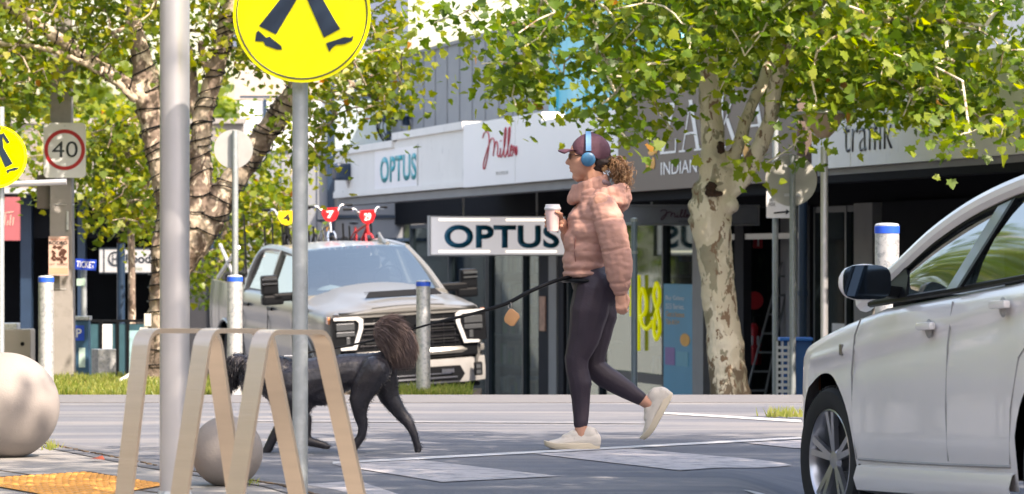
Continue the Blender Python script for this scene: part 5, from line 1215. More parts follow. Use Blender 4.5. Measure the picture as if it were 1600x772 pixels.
q = MB(); q.prism([(-.17, 0), (-.15, .045), (-.05, .045), (-.045, .075), (.045, .075), (.05, .045), (.15, .045), (.17, 0), (.15, -.045), (.05, -.045), (.045, -.075), (-.045, -.075), (-.05, -.045), (-.15, -.045)], frame((0, .05, 1.145), (-1, 0, 0)), 0, .02); obj('badge', q, M['black'], TK)
# hood leading edge, scoop
q = loft(frange(.03, -.16, 4), lambda y: [(.93-max(0, y+.1)*.3, 1.22), (.93-max(0, y+.1)*.3, 1.27)]+[(.90*(1-t), 1.285+.075*math.sin(t*math.pi/2)-max(0, y+.04)*.6) for t in (0, .2, .5, .8, 1)], cap0=True)
obj('hood_lip', q, M['silver'], TK, True, ang=40)
q = MB(); q.prism([(-.50, 0), (.50, 0), (.43, .10), (-.43, .10)], frame((-.06, -.36, 1.43), (-1, 0, 0), (0, -.5, .5)), 0, .012); sc_ = obj('hood_scoop', q, M['black'], TK)
q = MB(); 
for i in range(3): q.box((0, -.41-.02*i, 1.475+.014*i), (.86, .008, .005))
obj('scoop_slat', q, M['darkmetal'], sc_)
fbp = M['pale_bumper'] = pm('pale_bumper', (.46, .46, .46), .25, .4, coat=.8)
def bsec(z0, z1, d0, nm, m, wd=1.02):
    q = MB(); xs_ = frange(-wd, wd, 24); rows = []
    for x in xs_:
        yy = d0-.20*(abs(x)/wd)**4; rows.append([q.bm.verts.new(v) for v in ((x, yy-.25, z0), (x, yy, z0+.01), (x, yy+.02, (z0+z1)/2), (x, yy, z1-.01), (x, yy-.25, z1))])
    for a, b in zip(rows, rows[1:]):
        for k in range(4): q.bm.faces.new((a[k], a[k+1], b[k+1], b[k]))
    return obj(nm, q, m, TK, True, ang=50)
bsec(.70, .80, .05, 'bumper_upper', M['silver']); bsec(.655, .70, .03, 'bumper_step', M['black']); bsec(.335, .655, .06, 'bumper', M['pale_bumper']); bsec(.26, .33, .02, 'skid_plate', M['black'], .95)
q = MB(); q.prism([(-.62, .37), (.62, .37), (.68, .45), (.62, .56), (-.62, .56), (-.68, .45)], frame((0, .082, 0), (-1, 0, 0)), 0, .012); lg = obj('lower_grille', q, M['black'], TK)
q = MB(); q.box((0, .105, .42), (1.15, .012, .02)); q.box((0, .105, .47), (1.0, .012, .015)); q.box((-.45, .11, .5), (.16, .03, .05)); q.box((.45, .11, .5), (.16, .03, .05)); obj('tow_hook', q, M['chrome'], lg)
fb(-.21, .21, .57, .69, .085, .105, M['black'], 'number_plate')
for s in (1, -1):
    fr = frame((0, .06, 0), (-1, 0, 0)); sg = -s
    def mp_(pts): return [(sg*a, b) for a, b in pts]
    q = MB(); q.prism(mp_([(.68, .83), (1.0, .86), (1.0, 1.235), (.64, 1.235), (.60, 1.05)]), frame((0, .0, 0), (-1, 0, 0)), -.05, .03); h_ = obj('headlight', q, M['black'], TK)
    q = MB(); q.prism(mp_([(.98, 1.24), (.66, 1.24), (.60, 1.20), (.605, 1.09), (.70, .83), (.90, .83), (.90, .862), (.735, .872), (.66, 1.09), (.655, 1.16), (.69, 1.195), (.98, 1.205)]), frame((0, .0, 0), (-1, 0, 0)), .031, .05); obj('running_light', q, M['drl'], h_)
    q = MB(); q.box((s*.83, .035, 1.12), (.24, .03, .09)); q.box((s*.83, .035, 1.03), (.24, .03, .06)); q.box((s*.80, .035, .94), (.05, .03, .10)); obj('lamp_unit', q, M['lens'], h_, bevel=.01)
    q = MB(); q.box((s*1.005, -.12, 1.20), (.03, .10, .09)); obj('side_marker', q, M['amber'], h_, bevel=.01)
    q = MB(); q.box((s*.86, .075, .50), (.11, .03, .17)); fg = obj('fog_light', q, M['black'], TK, bevel=.02)
    q = MB(); q.box((s*.86, .095, .53), (.06, .01, .05)); q.box((s*.86, .095, .46), (.06, .01, .05)); obj('fog_lens', q, M['lens'], fg)
q = MB()
for i, x in enumerate((0, .05, .11)): q.bar((1.035, -1.30-x, 1.29), (1.035, -1.33-x, 1.34), .012, .01, up=(1, 0, 0))
obj('fender_badge', q, M['black'], TK)
# carrier rack and bikes in the tray -------------------------------------
rk = thing('bike_carrier', 'black upright bike carrier frame rising from the pickup tray', 'rack', TK.location, TK.rotation_euler)
q = MB()
for y in (-4.55, -5.9): q.bar((-.8, y, 1.5), (.8, y, 1.5), .05, .05)
for x in (-.62, -.2, .2, .62): q.bar((x, -4.5, 1.53), (x, -5.95, 1.53), .06, .03)
for s in (-.8, .8):
    for y in (-4.55, -5.9): q.bar((s, y, .98), (s, y, 1.52), .05, .05)
obj('frame', q, M['black'], rk)
q = MB()
for i, (x, y, h) in enumerate([(-1.12, -5.0, .50), (-1.04, -5.0, .66), (-.73, -5.0, .64), (-.64, -5.0, .68), (-.22, -5.0, .66), (-.15, -5.0, .60), (.13, -5.0, .66), (.22, -5.0, .70), (.36, -5.0, .72), (.47, -5.0, .70), (.70, -5.2, .86), (.82, -5.2, .88)]):
    q.bar((x, y, 1.5), (x, y, 1.5+h), .022, .022)
for x, y in ((-.68, -5.0), (.415, -5.0), (.76, -5.2)): q.bar((x-.06, y, 1.95), (x+.06, y, 1.95), .018, .018)
obj('wheel_guide', q, M['black'], rk)
q = MB(); q.bar((1.0, -4.6, 1.50), (.95, -5.6, 1.95), .04, .04); q.bar((.95, -4.6, 1.95), (1.0, -5.6, 1.5), .04, .04); obj('brace', q, M['aluminium'], rk)
def bike(lx, ly, lz, mframe, mplate, num, lab, hb=.29, yaw=0.0):
    t = thing('bmx_bike', lab, 'bicycle', (0, 0, 0)); Mw = TK.matrix_basis
    t.matrix_world = Mw @ Matrix.Translation((lx, ly, lz)) @ Matrix.Rotation(yaw, 4, 'Z') @ Matrix.Scale(.92, 4)
    t.location = t.matrix_world.translation
    for y in (0, -.92):
        q = MB(); q.tube([(0, y+.235*math.cos(a), .25+.235*math.sin(a)) for a in np.linspace(0, 6.283, 33)[:-1]], .022, 8, closed=True); w_ = obj('wheel', q, M['rubber'], t, True)
        q = MB()
        for i in range(12): a = i*.5236; q.tube([(0, y, .25), (0, y+.22*math.cos(a), .25+.22*math.sin(a))], .0025, 4)
        q.cyl((-.05, y, .25), (.05, y, .25), .022); obj('spokes', q, M['chrome'], w_)
    q = MB()
    for s in (-1, 1): q.tube([(s*.055, 0, .25), (s*.055, -.06, .52), (s*.035, -.085, .56)], .016, 8)
    q.tube([(0, -.085, .55), (0, -.115, .72)], .022, 10); obj('fork', q, mframe, t, True)
    q = MB(); q.tube([(0, -.10, .66), (0, -.48, .30)], .024, 8); q.tube([(0, -.11, .70), (0, -.52, .58)], .020, 8); q.tube([(0, -.48, .30), (0, -.54, .66)], .018, 8)
    for s in (-1, 1): q.tube([(s*.05, -.92, .25), (s*.03, -.50, .30)], .011, 6); q.tube([(s*.05, -.92, .25), (s*.02, -.53, .58)], .010, 6)
    obj('frame', q, mframe, t, True)
    q = MB(); q.lathe([(0, .035), (.05, .03), (.07, 0), (0, -.02)], (0, -.58, .70), 16, sc=(1, 1.9)); obj('saddle', q, M['black'], t, True)
    q = MB(); zb = .74
    bar_ = smooth_pts([(-.25, -.14, zb+.20), (-.17, -.13, zb+.19), (-.10, -.11, zb+.04), (-.03, -.10, zb), (.03, -.10, zb), (.10, -.11, zb+.04), (.17, -.13, zb+.19), (.25, -.14, zb+.20)], 5)
    q.tube(bar_, .015, 8); q.tube([(-.155, -.125, zb+.15), (.155, -.125, zb+.15)], .009, 8); hb_ = obj('handlebar', q, M['chrome'], t, True)
    for s in (-1, 1):
        q = MB(); q.tube([(s*.22, -.137, zb+.197), (s*.36, -.15, zb+.20)], .019, 10); obj('grip', q, M['black'], hb_, True)
        q = MB(); q.tube([(s*.20, -.11, zb+.19), (s*.27, -.06, zb+.17)], .007, 6); obj('brake_lever', q, M['chrome'], hb_, True)
    q = MB(); fr = frame((0, -.085, zb+.02), (-1, 0, 0)); q.prism([(-.12, .155), (-.13, .06), (-.08, -.03), (0, -.06), (.08, -.03), (.13, .06), (.12, .155)], fr, 0, .006); pl2 = obj('number_plate', q, mplate, t)
    text(num, M['white_txt'] if num != '4' else M['blacktxt'], fr, -.055, .0, .11, .11, .008, parent=pl2, th=0, bold=.03)
    return t
M['bmx_red'] = pm('bmx_red', (.50, .015, .02), .3, coat=.6, var=.04); M['bmx_yellow'] = pm('bmx_yellow', (.80, .55, .01), .4)
bike(-.46, -4.9, 1.56, M['chrome'], M['bmx_red'], '7', 'chrome framed bmx bike with a red plate, tallest in the pickup tray')
bike(-1.0, -4.9, 1.50, M['bmx_red'], M['bmx_red'], '29', 'red framed bmx bike with a red number 29 plate in the pickup tray', yaw=.15)
bike(.12, -5.1, 1.54, M['black'], M['bmx_yellow'], '4', 'bmx bike with a yellow plate at the left side of the pickup tray', yaw=-.2)
# white car --------------------------------------------------------------
WC = thing('white_hatchback', 'white hatchback driving away, cut by the right edge of the view', 'car', (2.235, 17.05, -.20), (R(-1.9), 0, R(13.9)))
wr1, wr2 = 0.0, -2.635
def wb(y):
    b = .235
    for hb in (wr1, wr2):
        if abs(y-hb) < .375: b = max(b, .325+math.sqrt(max(0, .375**2-(y-hb)**2)))
    return b
def wW(y):
    w_ = .875
    if y > .1: w_ -= .44*((y-.1)/.85)**2.6
    if y < -2.9: w_ -= .12*((-2.9-y)/.8)**2
    return w_+.018*math.exp(-((y-wr1)/.42)**4)+.022*math.exp(-((y-wr2)/.45)**4)
def wsec(y):
    b = wb(y); w_ = wW(y)
    sh = float(np.interp(-y, [-.95, -.8, -.5, 0, .6, 1.5, 2.6, 3.6], [.60, .70, .80, .885, .97, 1.01, 1.06, 1.10])); ce = float(np.interp(-y, [-.95, -.8, -.4, 0, .4, .7], [.66, .76, .90, .96, 1.00, 1.03])) if y > -.7 else sh+.02
    pts = []
    for i in range(26):
        z = b+(sh-.05-b)*i/25; t = (z-.55)/.45
        x = w_*(1-.045*max(0, t)**2.2-.05*max(0, (.42-z)/.25)**1.5)
        cz = .80+.085*(-y-.3); 
        if y < .2: x += .011*math.exp(-((z-cz)/.022)**2)-.012*math.exp(-((z-cz+.07)/.05)**2)
        pts.append((x, z))
    x = pts[-1][0]; pts += [(x-.012, sh-.02), (x-.045, sh)]
    for t in (.15, .35, .6, .8, 1): pts.append(((x-.045)*(1-t), sh+(ce-sh)*math.sin(t*math.pi/2)))
    return pts
st = frange(.95, .4, 12)+frange(.38, -.38, 26)+frange(-.45, -2.2, 22)+frange(-2.25, -3.02, 26)+[-3.2, -3.4, -3.6, -3.66]
obj('body', loft(sorted(set(round(s, 4) for s in st), reverse=True), wsec, cap0=True, cap1=True), M['whitepaint'], WC, True, ang=50)
q = MB(); q.box((0, -1.35, .52), (1.50, 3.6, .5)); q.box((0, 0, .5), (1.5, .78, .5)); q.box((0, wr2, .5), (1.5, .78, .5)); obj('underbody', q, M['black'], WC)
sk = loft(frange(-.42, -2.24, 10), lambda y: [(.80, .18), (.885, .20), (.90, .25), (.885, .30), (.86, .31)], mirror=False)
sk2 = obj('side_skirt', sk, M['whitepaint'], WC, True); 
for v in sk2.data.vertices: v.co.x *= -1
sk2.data.flip_normals()
for s in (-1, 1):
    for y in (wr1, wr2): wheel(WC, (s*.775, y, .32), .32, .205, s, 5, M['alloy'], yaw=R(5) if y == 0 else 0)
    q = MB()
    q.tube([(s*(wW(y)*1.0-.004), y, z) for y, z in ((-.40, .33), (-.37, .5), (-.36, .7), (-.40, .86), (-.47, .93))][:5], .004, 4)
    def seam(ys_, zs_):
        pts = []
        for y, z in zip(ys_, zs_): t = (z-.55)/.45; pts.append((s*wW(y)*(1-.045*max(0, t)**2.2-.05*max(0, (.42-z)/.25)**1.5)+s*.002, y, z))
        return pts
    q.tube(seam([-1.50, -1.50, -1.50, -1.50], [.34, .55, .8, .98]), .004, 4)
    q.tube(seam([-.42, -.9, -1.5, -2.2], [.33, .325, .325, .33]), .006, 4)
    q.tube(seam([-2.2, -2.24, -2.33, -2.50, -2.62], [.34, .55, .75, .85, 1.0]), .004, 4)
    obj('door_seam', q, pm('seam_grey', (.30, .29, .28), .7), WC)
    for y, z in ((-1.28, .885), (-2.12, .955)):
        q = MB(); x = s*(wW(y)*.992); q.box((x+s*.012, y, z), (.03, .17, .032)); dh = obj('door_handle', q, M['whitepaint'], WC, bevel=.012, smooth=True)
        q = MB(); q.lathe([(0, .008), (.03, .006), (.04, 0)], (x-s*.004, y, z-.01), 16, axis=(s, 0, 0)); obj('handle_recess', q, pm('recess_grey', (.34, .33, .32), .5), dh, True)
    # cabin side: rail, glass, pillars
    rail = [(-.30, 1.00, .80), (-.70, 1.14, .765), (-1.05, 1.275, .72), (-1.45, 1.385, .665), (-2.0, 1.455, .625), (-2.6, 1.455, .61), (-3.1, 1.38, .60), (-3.55, 1.15, .62)]
    rp = smooth_pts([(s*x, y, z) for y, z, x in rail], 6); 
    q = MB(); q.tube(rp, .042, 10); obj('roof_rail', q, M['whitepaint'], WC, True)
    q = MB(); q.tube([p+Vector((s*.022, .035, -.052)) for p in rp[3:-3]], .011, 6); q.tube([(s*.825, -.45, .992), (s*.815, -1.5, 1.028), (s*.80, -2.6, 1.075), (s*.79, -3.2, 1.11)], .014, 6); obj('window_trim', q, M['black'], WC, True)
    gl = [p+Vector((0, .02, -.03)) for p in rp[4:-6]]
    lo = [Vector((s*.815, p.y, 1.0+.035*(-p.y-.5))) for p in gl]
    q = MB(); rows = []
    for a, b in zip(lo, gl): rows.append([q.bm.verts.new(a.lerp(b, j/4)+Vector((s*.018*math.sin(math.pi*j/4), 0, 0))) for j in range(5)])
    for r0, r1 in zip(rows, rows[1:]):
        for k in range(4): q.bm.faces.new((r0[k], r0[k+1], r1[k+1], r1[k]))
    obj('side_window', q, M['carglass'], WC, True)
    q = MB(); q.prism([(-1.44, 1.03), (-1.56, 1.035), (-1.73, 1.38), (-1.60, 1.36)], lambda u, v, n: Vector((s*(.835-(v-1.03)*.50+n), u, v)), .0, .012); obj('pillar', q, pm('pillar_grey', (.10, .125, .15), .35, coat=.5), WC)
    q = MB(); q.prism([(-1.565, 1.035), (-1.60, 1.037), (-1.77, 1.385), (-1.735, 1.38)], lambda u, v, n: Vector((s*(.835-(v-1.03)*.50+n), u, v)), .0, .016); q.prism([(-2.50, 1.07), (-2.60, 1.07), (-2.66, 1.38), (-2.58, 1.38)], lambda u, v, n: Vector((s*(.835-(v-1.03)*.50+n), u, v)), .0, .012); obj('pillar_trim', q, M['black'], WC)
    # mirror
    q = MB(); c = Vector((s*.985, -.84, 1.075)); q.ell(c, (.115, .06, .078), sub=3); mo_ = obj('mirror', q, M['whitepaint'], WC, True)
    for v in mo_.data.vertices:
        v.co.y = max(v.co.y, c.y-.028); dx, dz = (v.co.x-c.x)/.115, (v.co.z-c.z)/.078
        k = max(abs(dx), abs(dz)); L = math.hypot(dx, dz)
        if k > 0 and L > .1: f = 1+.16*(L/k-1)*min(1, L); v.co.x = c.x+(v.co.x-c.x)*f; v.co.z = c.z+(v.co.z-c.z)*f
    q = MB(); q.prism([(.105*math.copysign(abs(math.cos(a))**.55, math.cos(a)), .072*math.copysign(abs(math.sin(a))**.55, math.sin(a))) for a in np.linspace(0, 6.283, 33)[:-1]], frame(c+Vector((0, -.029, 0)), (1, 0, 0)), 0, .006); obj('mirror_glass', q, pm('mirror_glass', (.06, .09, .13), .03, .9, var=0), mo_)
    q = MB(); q.bar((s*.80, -.80, 1.03), (s*.93, -.82, 1.045), .07, .05); obj('mirror_arm', q, M['black'], mo_, bevel=.01)
    q = MB(); q.prism([(-.52, 1.0), (-.92, 1.015), (-.86, 1.10), (-.78, 1.14)], lambda u, v, n: Vector((s*(.828-(v-1.0)*.4+n), u, v)), .0, .012); obj('mirror_base', q, M['black'], WC)
    q = MB(); q.box((s*.60, .78, .66), (.16, .18, .09), rz=-s*.7); obj('headlight', q, M['amber'], WC, bevel=.03)
    q = MB(); q.box((s*(wW(-.24)-.004), -.24, .80), (.012, .035, .05)); obj('side_badge', q, pm('badge', (.25, .24, .22), .3, .8), WC, bevel=.006)
    q = MB(); q.box((s*.80, -.42, .20), (.15, .02, .22)); obj('mud_flap', q, M['rubber'], WC, bevel=.005)
rf = loft(frange(-1.05, -3.3, 16), lambda y: [(float(np.interp(-y, [1.05, 1.45, 2, 2.6, 3.3], [.72, .665, .625, .61, .605])), float(np.interp(-y, [1.05, 1.45, 2, 2.6, 3.1, 3.3], [1.30, 1.41, 1.48, 1.48, 1.41, 1.33]))+.0)]+[(.62*(1-t), float(np.interp(-y, [1.05, 1.45, 2, 2.6, 3.1, 3.3], [1.31, 1.425, 1.50, 1.50, 1.43, 1.35]))+.03*math.sin(t*math.pi/2)) for t in (.05, .3, .6, 1)])
obj('roof', rf, M['whitepaint'], WC, True, ang=50)
strip([(-.80, -.30, 1.0), (0, .02, 1.02), (.80, -.30, 1.0)], [(-.70, -1.10, 1.30), (0, -1.0, 1.35), (.70, -1.10, 1.30)], M['carglass'], 'windscreen', WC)
strip([(-.60, -3.3, 1.34), (0, -3.34, 1.37), (.60, -3.3, 1.34)], [(-.66, -3.62, 1.1), (0, -3.68, 1.1), (.66, -3.62, 1.1)], M['carglass'], 'rear_window', WC)
q = MB()
for s in (-.37, .37):
    q.box((s, -1.55, .95), (.5, .16, .55)); q.box((s, -1.60, 1.27), (.27, .10, .18)); q.box((s, -2.6, .95), (.55, .16, .5))
q.box((0, -.5, .97), (1.4, .3, .12)); obj('seats', q, pm('seat_dark', (.03, .03, .035), .9), WC, bevel=.04)
# ---------------------------------------------------------------- woman
S = 296.0
PW = thing('person', 'woman in pink puffer jacket, plum cap and leggings striding left with a cup', 'person', ((893-800)/S, F/S, 0.0))
def W(px, py, dy=0.0): return Vector(((px-893)/S, dy, (700-py)/S))
M['skin'] = pm('skin', (.56, .29, .20), .5, var=.06, scale=14, spec=.35)
M['legging'] = pm('plum_leggings', (.028, .018, .030), .6, var=.12, scale=9, bump=.15, bscale=120)
M['jacket'] = pm('pink_puffer_fabric', (.45, .25, .20), .75, spec=.25, var=.05, scale=7, bump=.25, bscale=26)
M['cap'] = pm('plum_cap_cloth', (.085, .032, .05), .75, var=.1, scale=20, bump=.2, bscale=150)
M['shoe'] = pm('cream_mesh', (.66, .60, .53), .7, var=.06, scale=30, bump=.12, bscale=200, col2=(.45, .41, .37), c2scale=28, c2lo=.6, c2hi=.68)
M['sole'] = pm('cream_sole', (.64, .55, .42), .6, var=.05, scale=10)
M['hp'] = pm('steel_blue_plastic', (.03, .14, .27), .4, var=.04); M['hp2'] = pm('light_blue_band', (.09, .22, .40), .5, var=.04)
hy = 0.0
b = MB()
# head and face
hc = W(916, 244)
b.ell(hc, (.092, .073, .108)); b.ell(W(912, 258), (.070, .058, .07)); b.ell(W(905, 270), (.036, .036, .03)); b.ell(W(899, 275.5), (.018, .022, .016))
b.chain([(W(893, 243), .010), (W(889, 249), .0105), (W(886.2, 253.2), .0115)]); b.ell(W(889.5, 255), (.013, .016, .008)); b.ell(W(893, 258), (.010, .02, .012))
b.ell(W(892.0, 261.4), (.0105, .021, .0065)); b.ell(W(893.0, 266.2), (.0105, .019, .0065)); b.ell(W(896, 242), (.018, .045, .014))
b.ell(W(900, 252), (.028, .05, .022)); b.chain([(W(903, 276), .026), (W(925, 266), .032)])
b.chain([(W(926, 268), .055), (W(932, 298), .062)])
b.ell(W(922, 250, -.072), (.018, .012, .03)); b.ell(W(922, 250, .072), (.018, .012, .03))
# trunk and hips
b.ell(W(932, 335), (.10, .17, .13)); b.ell(W(922, 390), (.10, .14, .16)); b.ell(W(928, 440), (.115, .165, .09))
# legs
def leg(pr, y): return [(W(a, c, y+e), r) for a, c, r, e in pr]
L1 = [(928, 448, .098, 0), (920, 485, .098, 0), (913, 525, .078, 0), (901, 556, .060, .0), (901, 575, .055, .0), (906, 597, .056, 0), (907, 625, .043, 0), (907, 655, .034, 0), (908, 682, .033, 0)]
L2 = [(934, 448, .098, 0), (938, 490, .088, 0), (929, 545, .064, 0), (926, 572, .056, 0), (945, 588, .056, 0), (972, 604, .047, 0), (1000, 622, .034, 0), (1016, 632, .031, 0)]
b.chain(leg(L1, -.085)); b.chain(leg(L2, .085))
# arms
b.chain([(W(938, 316, -.17), .05), (W(962, 385, -.22), .042), (W(968, 438, -.21), .030), (W(967, 452, -.21), .027)])
b.chain([(W(936, 316, .17), .05), (W(915, 392, .23), .042), (W(893, 368, .12), .030), (W(882, 357, .03), .026)])
# near hand, relaxed curl
def hand_near():
    w0 = W(967, 452, -.21)
    b.chain([(w0, .026), (W(969, 463, -.212), .029), (W(970, 471, -.213), .028)]); b.ell(W(969, 465, -.21), (.034, .02, .036))
    for i, (dx, ln) in enumerate(((-.024, .9), (-.008, 1.0), (.009, 1.0), (.024, .82))):
        k = W(970, 472, -.212)+Vector((dx*.8-.004, -.004*i, 0)); k1 = k+Vector((.000, -.018, -.030*ln)); k2 = k1+Vector((.006, .016, -.022*ln)); k3 = k2+Vector((.006, .022, .004))
        b.chain([(k, .0115), (k1, .0105), (k2, .0095), (k3, .0085)])
    b.chain([(W(975, 458, -.215), .012), (W(980, 467, -.225), .0115), (W(978.5, 475, -.235), .0095), (W(976, 480, -.235), .008)])
hand_near()
CUPC = W(863.5, 341, -.02)
def hand_far():
    p = W(882, 352, .02); b.chain([(W(884, 360, .03), .026), (W(879, 351, .02), .026)]); b.ell(W(879, 350, .01), (.026, .028, .036))
    for i, zz in enumerate((.034, .013, -.008, -.028)):
        R_ = .040; a0, a1, a2, a3 = .15, .95, 1.9, 2.75
        pts = [(CUPC+Vector((R_*math.cos(a)*(1.15 if a < .3 else 1), R_*math.sin(a), zz-.01)), r) for a, r in ((a0, .0115), (a1, .0105), (a2, .0095), (a3, .0085))]
        b.chain(pts)
    pts = [(CUPC+Vector((.042*math.cos(a), .042*math.sin(a), z)), r) for a, z, r in ((-.05, .012, .013), (-.6, .028, .0115), (-1.15, .036, .009))]
    b.chain(pts)
hand_far()
me = remesh(b, .0042, 3); link('body', me, M['skin'], PW, True)
# eyes: small, behind sunglasses
q = MB()
for s in (-1, 1): q.ell(W(895.5, 243.5, s*.031), (.009, .012, .009), sub=2)
obj('eye', q, M['white_txt'], PW, True)
q = MB()
for s in (-1, 1):
    q.prism([(-.026, .010), (.026, .012), (.024, -.012), (.0, -.018), (-.024, -.010)], frame(W(890.5, 243.5, s*.034), (.22*s, -1, 0) if s < 0 else (.22*s, -1, 0)), -.002, .002)
    q.bar(W(892, 241.5, s*.058), W(920, 243.5, s*.074), .010, .004)
q.bar(W(889.5, 242, -.012), W(889.5, 242, .012), .006, .006); obj('sunglasses', q, pm('dark_lens', (.012, .008, .008), .1, coat=1), PW)
# leggings
g = MB(); g.ell(W(928, 441), (.121, .172, .085)); g.ell(W(944, 452, -.07), (.10, .095, .095)); g.ell(W(944, 452, .07), (.10, .095, .095)); g.ell(W(922, 424), (.105, .15, .06))
E1 = [(a, c, r+.006, e) for a, c, r, e in L1[:-1]]; E1[-1] = (907, 660, .0385, 0); g.chain(leg(E1, -.085))
E2 = [(a, c, r+.006, e) for a, c, r, e in L2[:-1]]; E2[-1] = (1000, 622, .040, 0); g.chain(leg(E2, .085))
me = remesh(g, .0065, 4); displace(me, lambda co, no: nz(co, 16, 2)*.003)
link('leggings', me, M['legging'], PW, True)
# jacket
def puff(seam, ang, amp=.006, wr=.004):
    def f(co, no):
        z = co[:, 2]; x = co[:, 0]; w0 = nz(co, 5, 9)
        band = np.abs(np.sin((z+ang*x+.03*w0)*math.pi/seam))
        d = -amp*np.exp(-(band/.13)**2)+amp*.35*band
        w_ = nz((co+co[:, [2, 0, 1]]*.35)*np.array([1.3, 1, 2.0]), 7, 1); w2 = nz(co*np.array([1.6, 1, 2.8]), 17, 5)
        return d+w_*.007+w2*wr
    return f
def part(name, mb, par, seam=.13, ang=.15, sm=5, vox=.0058, **k):
    me = remesh(mb, vox, sm); displace(me, puff(seam, ang, **k)); return link(name, me, M['jacket'], par, True)
j = MB()
j.ell(W(934, 336), (.128, .19, .115)); j.ell(W(926, 362), (.132, .18, .12)); j.ell(W(919, 392), (.126, .17, .11)); j.ell(W(914, 415), (.116, .165, .055))
j.ell(W(914, 427), (.122, .170, .026)); j.ell(W(913, 431), (.118, .166, .016)); j.ell(W(909, 345), (.075, .13, .09)); j.ell(W(900, 380), (.066, .13, .10)); j.ell(W(899, 405), (.070, .13, .06))
j.cap(W(938, 319, -.12), .072, W(938, 319, .12), .072); j.cap(W(922, 308, -.05), .068, W(922, 308, .05), .068)
JK = part('jacket', j, PW, .15, .12, 7, amp=.003)
j = MB()
SL = [(W(941, 322, -.150), .072), (W(949, 345, -.185), .080), (W(957, 370, -.21), .080), (W(962, 395, -.225), .078), (W(966, 422, -.225), .069), (W(967, 438, -.22), .062), (W(967.5, 444, -.218), .052)]
j.chain(SL); part('sleeve', j, JK, .165, -.25, 6, amp=.0045)
j = MB(); q_ = W(967.8, 449, -.215); j.cap(q_, .044, q_+Vector((0, 0, -.006)), .042); part('cuff', j, JK, 9, 0, 2, wr=.002)
j = MB(); j.chain([(W(938, 320, .155), .075), (W(922, 370, .21), .072), (W(908, 396, .21), .064), (W(897, 379, .13), .054), (W(889, 365, .06), .044)]); part('sleeve', j, JK, .13, -.25, 3)
j = MB()
for a in np.linspace(0, 6.283, 21)[:-1]:
    c = W(921, 290)+Vector((.080*math.cos(a), .072*math.sin(a), .030*math.cos(a))); j.cap(c+Vector((.010*math.cos(a), 0, -.045)), .026, c+Vector((.004*math.cos(a), 0, .018)), .018)
j.chain([(W(897, 292), .022), (W(900, 302), .026), (W(906, 312), .03)]); part('collar', j, JK, 9, 0, 2, wr=.003)
j = MB()
for a in np.linspace(-2.0, 2.0, 13):
    c = W(946, 302)+Vector((.100*math.cos(a), .118*math.sin(a), .022*math.cos(a)+.004)); j.cap(c, .030, c+Vector((.004*math.cos(a), 0, -.055)), .040)
j.ell(W(971, 313), (.045, .085, .062)); j.ell(W(962, 318), (.05, .10, .05)); part('hood', j, JK, 9, 0, 3, wr=.006)
# zip line and pocket seam
q = MB(); q.tube(smooth_pts([W(900, 365, -.125), W(897, 385, -.135), W(899, 408, -.125)], 6), .0035, 6); obj('pocket_zip', q, pm('dark_pink_seam', (.22, .09, .07), .6), PW, True)
q = MB(); q.lathe([(0, .004), (.008, .003), (.009, 0)], W(945, 411, -.225), 12, axis=(0, -1, 0)); q.lathe([(0, .004), (.007, .003), (.008, 0)], W(977, 446, -.268), 12, axis=(0, -1, 0)); obj('snap_button', q, M['jacket'], PW, True)
# scarf hint inside the collar
q = MB(); q.chain([(W(928, 281, -.058), .018), (W(942, 284, -.055), .018), (W(950, 288, -.03), .018)]); me = remesh(q, .006, 1); link('hood_lining', me, pm('mauve_lining', (.24, .17, .19), .8), PW, True)
# cap
c = MB(); c.ell(W(923, 237), (.103, .083, .098)); me = remesh(c, .005, 2)
bm = bmesh.new(); bm.from_mesh(me)
def cut(bm, co, no): bmesh.ops.bisect_plane(bm, geom=bm.verts[:]+bm.edges[:]+bm.faces[:], plane_co=co, plane_no=no, clear_outer=True)
cut(bm, W(900, 240.0), Vector((-.22, 0, -.975))); me2 = bpy.data.meshes.new('cap_crown'); bm.to_mesh(me2); bm.free(); 
co = link('cap', me2, M['cap'], PW, True)
sm = co.modifiers.new('solid', 'SOLIDIFY'); sm.thickness = .004; sm.offset = 1
q = MB(); rows = []
for i in range(13):
    a = -1.05+2.1*i/12; base = W(903, 236)+Vector((-.038*math.cos(a)+.015, .078*math.sin(a), .004*math.cos(a)))
    tip = W(899, 236.5)+Vector((-.092*math.cos(a)**.7 if math.cos(a) > 0 else 0, .074*math.sin(a), -.004+.010*math.sin(a)**2*0-.018*math.sin(a)**2))
    rows.append([q.bm.verts.new(base.lerp(tip, t)+Vector((0, 0, .012*math.sin(t*2.4)+h))) for h in (0, .005) for t in (0, .35, .7, 1)])
for r0, r1 in zip(rows, rows[1:]):
    for k in range(3): q.bm.faces.new((r0[k], r0[k+1], r1[k+1], r1[k])); q.bm.faces.new((r0[k+4], r1[k+4], r1[k+5], r0[k+5]))
    q.bm.faces.new((r0[3], r1[3], r1[7], r0[7]))
obj('cap_brim', q, M['cap'], co, True)
q = MB(); q.lathe([(0, .012), (.009, .008), (.011, 0)], W(925, 208.5), 12); q.bar(W(950, 240, -.03), W(953, 244, .03), .02, .01); obj('cap_button', q, M['cap'], co, True)
